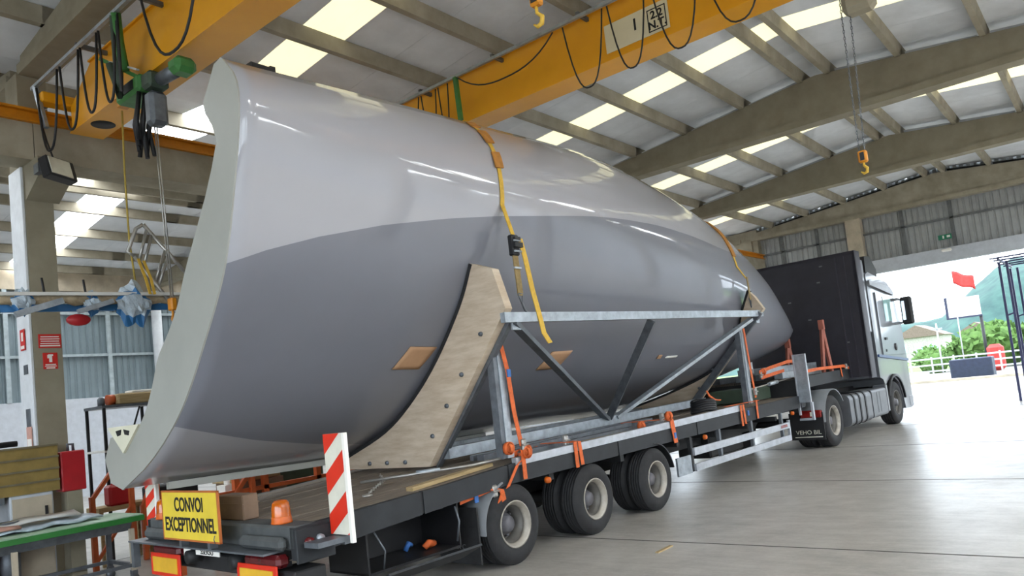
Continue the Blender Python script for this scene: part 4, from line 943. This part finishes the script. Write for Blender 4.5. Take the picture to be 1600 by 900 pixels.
# wrapped mast slung from the crane
t = thing('wrapped_mast', 'long tan wrapped mast with blue plastic slung before the bright sided column', 'mast')
A, B = Vector((2.5, 8.55, 3.19)), Vector((4.75, 8.5, 3.25)); pts = []; rs = []
for i in range(26):
    f = i / 25; pts.append(A.lerp(B, f) + Vector((0, 0, .008 * math.sin(i * 2.1)))); rs.append(.055 + .008 * math.sin(i * 1.7) + .005 * math.sin(i * 4.1))
MB().tube(pts, rs, 10).build('mast_wrap', 'wrap_tan', t)
MB().bar((2.5, 8.5, 3.235), (4.75, 8.45, 3.3), .1, .035).build('white_cover', 'sheet_white', t)
MB().bar((2.52, 8.6, 3.105), (4.7, 8.55, 3.17), .04, .075).build('blue_tarp', 'tarp_blue', t)
for x, q, m in ((3.80, .2, 'film'), (2.72, .11, 'film'), (3.38, .1, 'film')):
    rnd = random.Random(int(x * 100)); nu, nv = 9, 14; vs2 = []
    for a in range(nu + 1):
        f = a / nu
        for b in range(nv):
            t2 = 2 * PI * b / nv; rr_ = q * (.35 + .65 * math.sin(PI * (.12 + .76 * f))) * rnd.uniform(.72, 1.1)
            vs2.append((x + (f - .5) * q * 1.9 + rnd.uniform(-.01, .01), 8.52 + rr_ * .62 * math.cos(t2), 3.17 + rr_ * (1.1 if abs(f - .5) < .3 else .7) * math.sin(t2) * (1.35 if b in (3, 10) else 1)))
    mb = MB(); mb.add(vs2, [(a * nv + b, a * nv + (b + 1) % nv, (a + 1) * nv + (b + 1) % nv, (a + 1) * nv + b) for a in range(nu) for b in range(nv)]); mb.mi = [1 if (k % nv) % 4 == 1 else 0 for k in range(len(mb.f))]; mb.build('plastic_film', [m, 'tarp_blue'], t)
MB().bar((2.62, 8.42, 3.02), (3.05, 8.4, 3.17), .07, .06).bar((3.2, 8.42, 3.06), (3.55, 8.4, 3.18), .06, .05).build('mast_arm', 'galv', t)
for x in (2.92, 3.32): MB().tube([(x, 8.5, 3.24), (x - .02, 8.5, 3.42)], .012, 6).build('sling_tie', 'black', t)
tag(MB().lathe([(0, -.03), (.18, -.03), (.19, 0), (.18, .03), (0, .03)], (0, 0, 0), 'y', 24).xf(Matrix.Translation((3.22, 8.48, 2.98)) @ Matrix.Diagonal((.62, 1, .33, 1)) ).build('oval_plate', 'red_paint', None, 'W'), 'flat red oval plate hanging under the wrapped mast', 'plate')
t = thing('metal_ladder', 'bent steel tube ladder frame leaning over the wrapped mast', 'ladder')
a0, a1, b0, b1 = Vector((3.98, 8.5, 4.1)), Vector((4.62, 8.45, 3.32)), Vector((3.86, 8.5, 3.72)), Vector((4.38, 8.42, 2.92))
MB().tube([a0, a1], .024, 8).build('ladder_rail', 'steel_bar', t); MB().tube([b0, b1], .024, 8).build('ladder_rail', 'steel_bar', t)
MB().tube([a0, a0 + Vector((-.07, .03, -.05)), b0 + Vector((-.06, .03, .05)), b0], .022, 8).build('ladder_end', 'steel_bar', t)
for f in (.06, .14, .36, .42): MB().tube([a0.lerp(a1, f), b0.lerp(b1, f + .02)], .019, 8).build('ladder_rung', 'steel_bar', t)
tag(MB().strip([(3.87, 8.44, 3.68), (3.93, 8.42, 3.45), (3.96, 8.4, 3.27)], (.028, 0, .005), .012).strip([(3.93, 8.44, 3.66), (3.99, 8.42, 3.45), (4.01, 8.4, 3.27)], (.028, 0, .005), .012).build('lifting_sling', 'strap_yellow', None, 'W'), 'yellow lifting sling holding the ladder frame to the wrapped mast', 'sling')
# tan ribbed panels and red cabinet
t = thing('panel_crate', 'tan ribbed panel block standing in front of the bright sided column', 'crate')
for k in range(4):
    z = 1.16 + .137 * k; MB().bb((1.9, 9.98 + .008 * (k % 2), z), (3.47, 10.45, z + .125)).build('crate_panel', 'panel_tan', t)
    MB().bb((1.9, 9.96, z + .115), (3.47, 10.46, z + .137)).build('crate_rib', 'panel_rib', t)
tag(MB().tube([(1.9, 9.98, 1.74), (3.05, 9.99, 1.755)], .035, 10).build('rubber_pipe', 'black', None, 'W'), 'black pipe lying on top of the tan panel block', 'pipe')
t = thing('storage_cabinet', 'beige cabinet under the tan panel block', 'cabinet')
MB().bb((2.95, 10.0, .0), (3.4, 10.42, 1.16), bev=.01).build('cabinet_body', 'block_white', t); MB().bb((2.97, 9.99, .05), (3.38, 10.0, 1.12)).build('cabinet_door', 'concrete_light', t); MB().bb((3.3, 9.975, .9), (3.33, 9.99, 1.0)).build('cabinet_handle', 'black', t)
t = thing('steel_trestle', 'dark trestle holding the tan panel block up', 'trestle')
MB().bb((2.0, 10.0, 1.08), (2.9, 10.4, 1.16)).build('trestle_top', 'galv_dark', t)
for x in (2.05, 2.8):
    for y in (10.04, 10.36): MB().bb((x, y - .02, 0), (x + .04, y + .02, 1.08)).build('trestle_leg', 'galv_dark', t)
for x, m, lab in ((2.35, 'black', 'black tool bag on the floor under the tan panel block'), (2.62, 'red_paint', 'red gas bottle standing under the tan panel block'), (2.5, 'galv_dark', 'grey bin standing beside the red gas bottle')):
    if m == 'red_paint': tag(MB().lathe([(0, 0), (.07, 0), (.07, .75), (.05, .84), (.025, .88), (.025, .95), (0, .95)], (x + .05, 9.75, 0), 'z', 14).build('gas_bottle', m, None, 'W'), lab, 'bottle')
    elif m == 'black': tag(MB().bb((x - .25, 9.85, 0), (x + .05, 10.2, 1.0), bev=.06).build('tool_bag', m, None, 'W'), lab, 'bag')
    else: tag(MB().lathe([(0, 0), (.1, 0), (.12, .9), (.1, .9), (.09, .1), (0, .1)], (x + .35, 9.78, 0), 'z', 14).build('waste_bin', m, None, 'W'), lab, 'bin')
t = thing('fire_cabinet', 'bright red fire cabinet beside the bright sided column', 'cabinet')
MB().bb((3.5, 9.99, 1.12), (3.77, 10.22, 1.6), bev=.012).build('cabinet_body', 'red_paint', t); MB().bb((3.51, 9.98, 1.13), (3.76, 9.99, 1.59)).build('cabinet_door', 'red_paint', t)
MB().tube([(3.62, 10.1, 1.6), (3.62, 10.1, 1.68), (3.68, 10.1, 1.68), (3.68, 10.1, 1.6)], .018, 8).build('cabinet_handle', 'galv_dark', t); MB().bb((3.55, 10.0, 0), (3.72, 10.2, 1.12)).build('cabinet_post', 'concrete_dark', t)
# green workbench on castors
t = thing('mould_table', 'green topped mould table on castors beside the trailer tail', 'table')
MB().prism([(9.2, .70), (10.0, .70), (10.0, .76), (9.2, .76)], 0, 1.2, 4.08).build('table_top', 'table_green', t)
MB().bb((1.2, 9.21, .761), (4.07, 9.99, .772)).build('table_surface', 'mould_green', t)
MB().prism([(9.3, .60), (9.95, .60), (9.97, .70), (9.24, .70)], 0, 1.2, 3.95).build('table_apron', 'galv_dark', t)
for x, y in ((3.95, 9.27), (3.95, 9.92), (2.75, 9.27), (2.75, 9.92), (1.4, 9.27), (1.4, 9.92)):
    lg = MB().bb((x - .025, y - .025, .14), (x + .025, y + .025, .62)).build('table_leg', 'concrete_light' if y < 9.5 else 'galv_dark', t)
    cw = MB().lathe([(0, -.018), (.05, -.018), (.05, .018), (0, .018)], (x, y, .052), 'y', 14).bb((x - .03, y - .035, .09), (x + .03, y + .035, .14)).build('castor', 'galv_dark', lg)
MB().bar((1.2, 9.27, .2), (3.95, 9.27, .2), .04, .04).bar((1.2, 9.92, .2), (3.95, 9.92, .2), .04, .04).bar((3.95, 9.27, .2), (3.95, 9.92, .2), .04, .04).bar((2.75, 9.27, .2), (2.75, 9.92, .2), .04, .04).build('table_stretcher', 'galv_dark', t)
def sheet(label, m, pts, w, z, name='glass_fibre_sheet'):
    mb = MB(); n = len(pts)
    vs2 = []
    for i, (x, y) in enumerate(pts): vs2 += [(x, y, z + .012 * math.sin(i * 1.9)), (x, y + w, z + .03 + .012 * math.sin(i * 2.7 + 1))]
    mb.add(vs2, [(2 * i, 2 * i + 2, 2 * i + 3, 2 * i + 1) for i in range(n - 1)], smooth=True)
    o = mb.build(name, m, None, 'W'); md = o.modifiers.new('t', 'SOLIDIFY'); md.thickness = .02
    tag(o, label, 'sheet')
sheet('white fibreglass sheet rolled along the back of the green table', 'sheet_white', [(1.3 + .25 * i, 9.62 + .02 * math.sin(i)) for i in range(10)], .2, .86)
sheet('pink foam strip lying on the green table', 'sheet_pink', [(1.3 + .2 * i, 9.5) for i in range(9)], .1, .82)
sheet('pale green film crumpled on the right of the green table', 'film', [(2.7 + .13 * i, 9.5 + .03 * math.sin(i * 2)) for i in range(9)], .34, .81)
# shelf behind with wood roll
t = thing('tube_shelf', 'black tube shelf in front of the far white wall', 'shelf')
for x, y in ((4.55, 11.3), (5.35, 11.3), (4.55, 11.9), (5.35, 11.9)): MB().bb((x - .018, y - .018, 0), (x + .018, y + .018, 2.16)).build('shelf_leg', 'black', t)
MB().bb((4.52, 11.28, 2.13), (5.38, 11.92, 2.17)).build('shelf_board', 'galv_dark', t); MB().bb((4.52, 11.28, 1.5), (5.38, 11.92, 1.53)).build('shelf_board', 'sheet_white', t)
MB().bar((4.85, 11.3, 1.55), (5.05, 11.3, 2.12), .02, .02).build('shelf_brace', 'black', t)
tag(MB().bb((4.78, 11.35, 2.171), (5.6, 11.7, 2.33), bev=.02).build('foam_bale', 'timber', None, 'W'), 'brown foam slab bale on the black tube shelf', 'bale')
tag(MB().tube([(4.68, 11.5, 2.25), (4.775, 11.5, 2.25)], .078, 14).build('plastic_roll', 'orange_paint', None, 'W'), 'orange plastic roll beside the brown bale on the shelf', 'roll')
tag(MB().bb((5.0, 11.4, 2.331), (5.55, 11.65, 2.37), bev=.01).build('paper_pack', 'sign_white', None, 'W'), 'white paper pack on top of the brown bale', 'pack')
tag(MB().lathe([(0, 2.171), (.05, 2.171), (.05, 2.27), (.02, 2.3), (0, 2.3)], (4.6, 11.5, 0), 'z', 12).build('oil_can', 'galv_dark', None, 'W'), 'small grey can at the end of the black tube shelf', 'can')
# orange frames, red jerrycan, black crate behind the trailer tail
t = thing('jerry_can', 'red plastic jerrycan among the orange frames', 'jerrycan')
MB().bb((4.35, 10.8, .78), (4.68, 11.0, 1.06), bev=.03).build('can_body', 'red_paint', t); MB().tube([(4.42, 10.9, 1.05), (4.44, 10.9, 1.1), (4.58, 10.9, 1.1), (4.6, 10.9, 1.05)], .018, 8).build('can_handle', 'red_paint', t)
t = thing('wooden_stand', 'pale work stand carrying the red jerrycan', 'stand')
MB().bb((4.2, 10.78, .72), (4.9, 11.2, .78)).build('stand_top', 'timber', t)
for x in (4.24, 4.86):
    for y in (10.82, 11.15): MB().bb((x - .02, y - .02, 0), (x + .02, y + .02, .72)).build('stand_leg', 'timber', t)
def orange_frame(label, x, y, h, L):
    t = thing('orange_frame', label, 'frame', 'W', 'orange steel frames behind the trailer')
    MB().bar((x, y, h * .6), (x + L * .5, y, h), .05, .05).build('frame_rail', 'orange_paint', t)
    MB().bb((x - .03, y - .03, 0), (x + .03, y + .03, h * .62)).build('frame_leg', 'orange_paint', t)
    MB().bb((x + L * .5 - .03, y - .03, 0), (x + L * .5 + .03, y + .03, h)).build('frame_leg', 'orange_paint', t)
    MB().bar((x, y, .1), (x + L * .5, y, h * .5), .04, .04).build('frame_brace', 'orange_paint', t)
orange_frame('sloping orange frame beside the bright red fire cabinet', 4.05, 10.6, 1.55, 1.0)
orange_frame('sloping orange frame beside the red jerrycan', 4.72, 10.66, 1.2, .4)
orange_frame('low orange frame beside the trailer tail bumper', 4.35, 8.9, .62, .9)
orange_frame('orange frame left behind the yellow convoy sign', 4.75, 8.6, 1.12, .8)
tag(MB().bb((4.95, 10.8, .55), (5.6, 11.2, .95), bev=.02).bb((4.95, 10.8, 0), (5.6, 11.2, .55)).build('black_crate', 'black', None, 'W'), 'black crate stack behind the shell rim near the trailer tail', 'crate')
t = thing('pallet_rack', 'orange rack with wooden boards behind the trailer deck', 'rack')
for x in (4.95, 5.35, 6.15, 6.6): MB().bb((x - .035, 8.6, 0), (x + .035, 8.67, 1.25)).build('rack_post', 'orange_paint', t)
for z in (.85, 1.15): MB().bb((4.6, 8.6, z), (7.2, 8.66, z + .05)).build('rack_beam', 'orange_paint', t)
MB().bb((4.6, 8.67, .55), (7.2, 9.4, .6)).build('rack_shelf', 'timber', t)
for k, (x0, x1, z, lab) in enumerate([(5.0, 5.7, .605, 'brown board at the bottom of the stack on the orange rack'), (5.05, 5.75, .727, 'brown board second from the bottom of the stack on the orange rack'), (5.76, 6.1, .605, 'short brown board alone beside the stack on the orange rack'), (5.05, 5.7, .849, 'brown board third from the bottom of the stack on the orange rack'), (5.0, 5.66, .971, 'brown board on top of the stack on the orange rack')]):
    tag(MB().bb((x0, 8.75, z), (x1, 9.3, z + .12), bev=.008).build('wooden_board', 'cardboard' if k % 2 else 'timber', None, 'W'), lab, 'board', 'boards on the orange rack')
t = thing('drill_machine', 'dark green workshop machine behind the trailer and orange rack', 'machine')
MB().bb((5.85, 9.5, 0), (6.9, 10.2, 1.35), bev=.04).build('machine_body', 'machine_green', t)
MB().tube([(6.1, 9.42, 1.0), (6.12, 9.4, 1.15), (6.3, 9.4, 1.2), (6.42, 9.42, 1.08)], .02, 8).build('machine_hose', 'galv', t); MB().lathe([(0, -.08), (.07, -.08), (.09, 0)], (6.3, 9.5, 1.06), 'y', 14).build('machine_wheel', 'galv_dark', t)
tag(MB().lathe([(0, .96), (.05, .96), (.055, 1.1), (.03, 1.14), (0, 1.14)], (5.0, 8.9, 0), 'z', 14).bb((4.9, 8.8, .6), (5.1, 9.0, .96)).build('plastic_bottle', 'sign_white', None, 'W'), 'white plastic bottle on a block behind the yellow sign', 'bottle')
# ================================================================ AT THE GATE AND OUTSIDE
t = thing('exit_sign', 'small green emergency exit sign on the wall over the gate', 'sign')
MB().bb((28.86, 4.02, 5.28), (28.9, 4.42, 5.44)).build('sign_panel', 'exit_green', t); MB().bb((28.855, 4.06, 5.33), (28.86, 4.16, 5.4)).bb((28.855, 4.24, 5.31), (28.86, 4.29, 5.41)).build('sign_print', 'sign_white', t); MB().bb((28.9, 4.1, 5.3), (28.95, 4.3, 5.4)).build('sign_bracket', 'galv_dark', t)
tag(MB().bb((28.6, 4.05, 4.84), (28.75, 4.35, 4.93), bev=.03).build('bulkhead_lamp', 'sign_white', None, 'W'), 'small white lamp on the lintel under the exit sign', 'lamp')
t = thing('steel_rack', 'tall dark blue steel tube rack standing inside the gate', 'rack')
for x in (24.5, 27.2):
    for y in (2.4, 2.22): MB().bb((x - .03, y - .03, 0), (x + .03, y + .03, 3.82)).build('rack_post', 'rack_steel', t)
    for y in (-1.0,): MB().bb((x - .03, y - .03, 0), (x + .03, y + .03, 3.82)).build('rack_post', 'rack_steel', t)
    MB().bar((x, 2.22, 2.4), (x, 2.4, 2.35), .04, .04).build('rack_cleat', 'rack_steel', t)
for x in (24.3, 25.1, 25.9, 26.7, 27.4): MB().bb((x - .02, -1.2, 3.92), (x + .02, 2.58, 3.96)).build('rack_arm', 'rack_steel', t)
MB().bb((24.2, 2.36, 3.86), (27.5, 2.4, 3.92)).build('rack_beam', 'rack_steel', t); MB().bb((24.2, -1.1, 3.82), (27.5, -1.02, 3.9)).build('rack_beam', 'rack_steel', t)
# fence
t = thing('rail_fence', 'white rail fence along the verge outside the gate', 'fence')
for k in range(14):
    y = 2 + 1.1 * k; MB().bb((47.9, y - .04, -.03), (47.98, y + .04, 1.15)).build('fence_post', 'fence_white', t)
for z in (.3, .65, 1.0): MB().bb((47.92, 1.5, z), (47.96, 17, z + .09)).build('fence_rail', 'fence_white', t)
t = thing('billboard', 'white billboard on a dark post beyond the fence', 'billboard')
MB().bb((54, 6.6, 3.4), (54.15, 8.35, 4.6)).build('billboard_panel', 'billboard', t); MB().bb((54.02, 8.35, 3.3), (54.2, 8.5, 4.7)).bb((54.0, 6.55, 3.3), (54.16, 8.45, 3.4)).build('billboard_frame', 'skip_blue', t)
MB().tube([(54.1, 6.65, -.03), (54.1, 6.65, 3.4)], .09, 8).build('billboard_post', 'black', t)
t = thing('red_flag', 'red flag flying outside above the gate yard', 'flag')
n = 10; mb = MB(); vs2 = []
for i in range(n + 1):
    for j in range(6): vs2.append((52 + .12 * math.sin(i * .9), 7.55 - .11 * i, 6.15 - .16 * j - .05 * i + .05 * math.sin(i * .8 + j * .3)))
mb.add(vs2, [(i * 6 + j, (i + 1) * 6 + j, (i + 1) * 6 + j + 1, i * 6 + j + 1) for i in range(n) for j in range(5)], smooth=True); o = mb.build('flag_cloth', 'flag', t); o.modifiers.new('t', 'SOLIDIFY').thickness = .015
MB().tube([(52, 7.6, -.03), (52, 7.6, 6.3)], .035, 8).build('flag_pole', 'fence_white', t)
tag(MB().bb((43.2, 5.15, -.03), (44.2, 7.0, .95), bev=.04).build('waste_skip', 'skip_blue', None, 'W'), 'dark blue container standing in the yard before the fence', 'container')
tag(MB().bb((50.3, 5.4, -.015), (51.2, 6.2, 1.5), bev=.2).build('oil_drum', 'flag', None, 'W'), 'red barrel block standing behind the dark blue container', 'barrel')
def bush(label, x, y, r, h, n=420, cat='bush'):
    t = thing('garden_bush', label, cat, 'W', 'bushes beyond the fence'); mb = MB()
    rnd = random.Random(int(x * 7 + y * 13))
    for i in range(n):
        a = rnd.uniform(0, 2 * PI); e = math.acos(rnd.uniform(-.5, 1)); q = rnd.uniform(.75, 1.0)
        c = Vector((x + r * q * math.sin(e) * math.cos(a), y + r * q * math.sin(e) * math.sin(a), max(.1, h * .45 + h * .55 * q * math.cos(e)))); s = r * .12
        u = Vector((rnd.uniform(-1, 1), rnd.uniform(-1, 1), rnd.uniform(-1, 1))).normalized(); w = u.orthogonal().normalized()
        mb.add([c - u * s, c + w * s * .6, c + u * s, c - w * s * .6], [(0, 1, 2, 3)])
    o = mb.build('foliage', 'bush', t); o['kind'] = 'stuff'
    MB().lathe([(0, 0), (r * .5, 0), (r * .85, h * .45), (r * .6, h * .8), (0, h * .92)], (x, y, -.03), 'z', 12).build('bush_core', 'bush', t)
bush('big round green bush behind the billboard post', 58, 6.8, 2.6, 3.0); bush('green bush beside the tall steel rack beyond the fence', 56.5, 3.2, 1.5, 2.4); bush('small round bush nearest the lorry cab beyond the fence', 56, 9.8, .9, 1.5, 200)
bush('green bush between the small bush and the billboard', 62.5, 11.2, 1.4, 1.9, 250)
for lab, x, y, w, h in (('pale house on the hillside beyond the bushes near the lorry mirror', 150, 28, 6, 4.2), ('pale house on the hillside to the side of the billboard', 165, 21.5, 5, 4), ('low white house beyond the fence near the lorry cab', 110, 21, 6, 3.2)):
    t = thing('far_house', lab, 'house', 'W', 'houses on the hillside')
    MB().bb((x, y - w / 2, -.03), (x + 6, y + w / 2, h)).build('house_wall', 'house', t)
    MB().prism([(y - w / 2 - .3, h), (y + w / 2 + .3, h), (y, h + 1.6)], 0, x - .3, x + 6.3).build('house_roof', 'house_roof', t)
    for k in (-1, 0, 1): MB().bb((x - .05, y + k * w * .3 - .5, h * .4), (x, y + k * w * .3 + .5, h * .75)).build('house_window', 'glass', t)
def hill(name, x, y0, y1, prof, depth):
    mb = MB(); n = 60; m = 10; vs2 = []
    for i in range(n + 1):
        y = y0 + (y1 - y0) * i / n; H = lerp(prof, y) + 1.2 * math.sin(y * .11) + .6 * math.sin(y * .31)
        for j in range(m + 1): f = j / m; vs2.append((x + depth * f, y, -1 + (H + 1) * math.sin(f * PI / 2) + .8 * math.sin(y * .2 + j)))
    mb.add(vs2, [(i * (m + 1) + j, (i + 1) * (m + 1) + j, (i + 1) * (m + 1) + j + 1, i * (m + 1) + j + 1) for i in range(n) for j in range(m)], smooth=True)
    struct(name, mb, 'hill')
hill('hill_ground', 180, -60, 180, [(-60, 10), (10, 21), (20, 21.5), (27, 17), (36, 11), (60, 8), (180, 7)], 60)
# lamp and utility posts outside
t = thing('street_pole', 'thin pale pole standing beyond the fence', 'pole'); MB().tube([(55, 9.3, 0), (55, 9.3, 3.2)], .05, 8).build('pole_shaft', 'fence_white', t); MB().bb((54.9, 9.0, 2.8), (55.1, 9.6, 2.9)).build('pole_arm', 'galv', t)
# a scrap of wood on the floor
tag(MB().bb((6.55, 3.78, .001), (6.85, 3.82, .012)).build('wood_chip', 'timber', None, 'W'), 'thin brown splinter of wood lying on the bare floor', 'splinter')
# ================================================================ put every thing's origin at its own base
bpy.context.view_layer.update()
for r in ROOTS:
    inv = r.matrix_world.inverted(); pts = []
    def gather(o):
        if o.type in ('MESH', 'FONT'):
            for c in o.bound_box: pts.append(inv @ (o.matrix_world @ Vector(c)))
        for k in o.children: gather(k)
    gather(r)
    if not pts: continue
    lo = [min(p[i] for p in pts) for i in range(3)]; hi = [max(p[i] for p in pts) for i in range(3)]
    c = Vector(((lo[0] + hi[0]) / 2, (lo[1] + hi[1]) / 2, lo[2]))
    if r.type == 'EMPTY':
        for k in r.children: k.location = Vector(k.location) - c
    else:
        r.data.transform(Matrix.Translation(-c))
        for k in r.children: k.location = Vector(k.location) - c
    r.matrix_world = r.matrix_world @ Matrix.Translation(c)
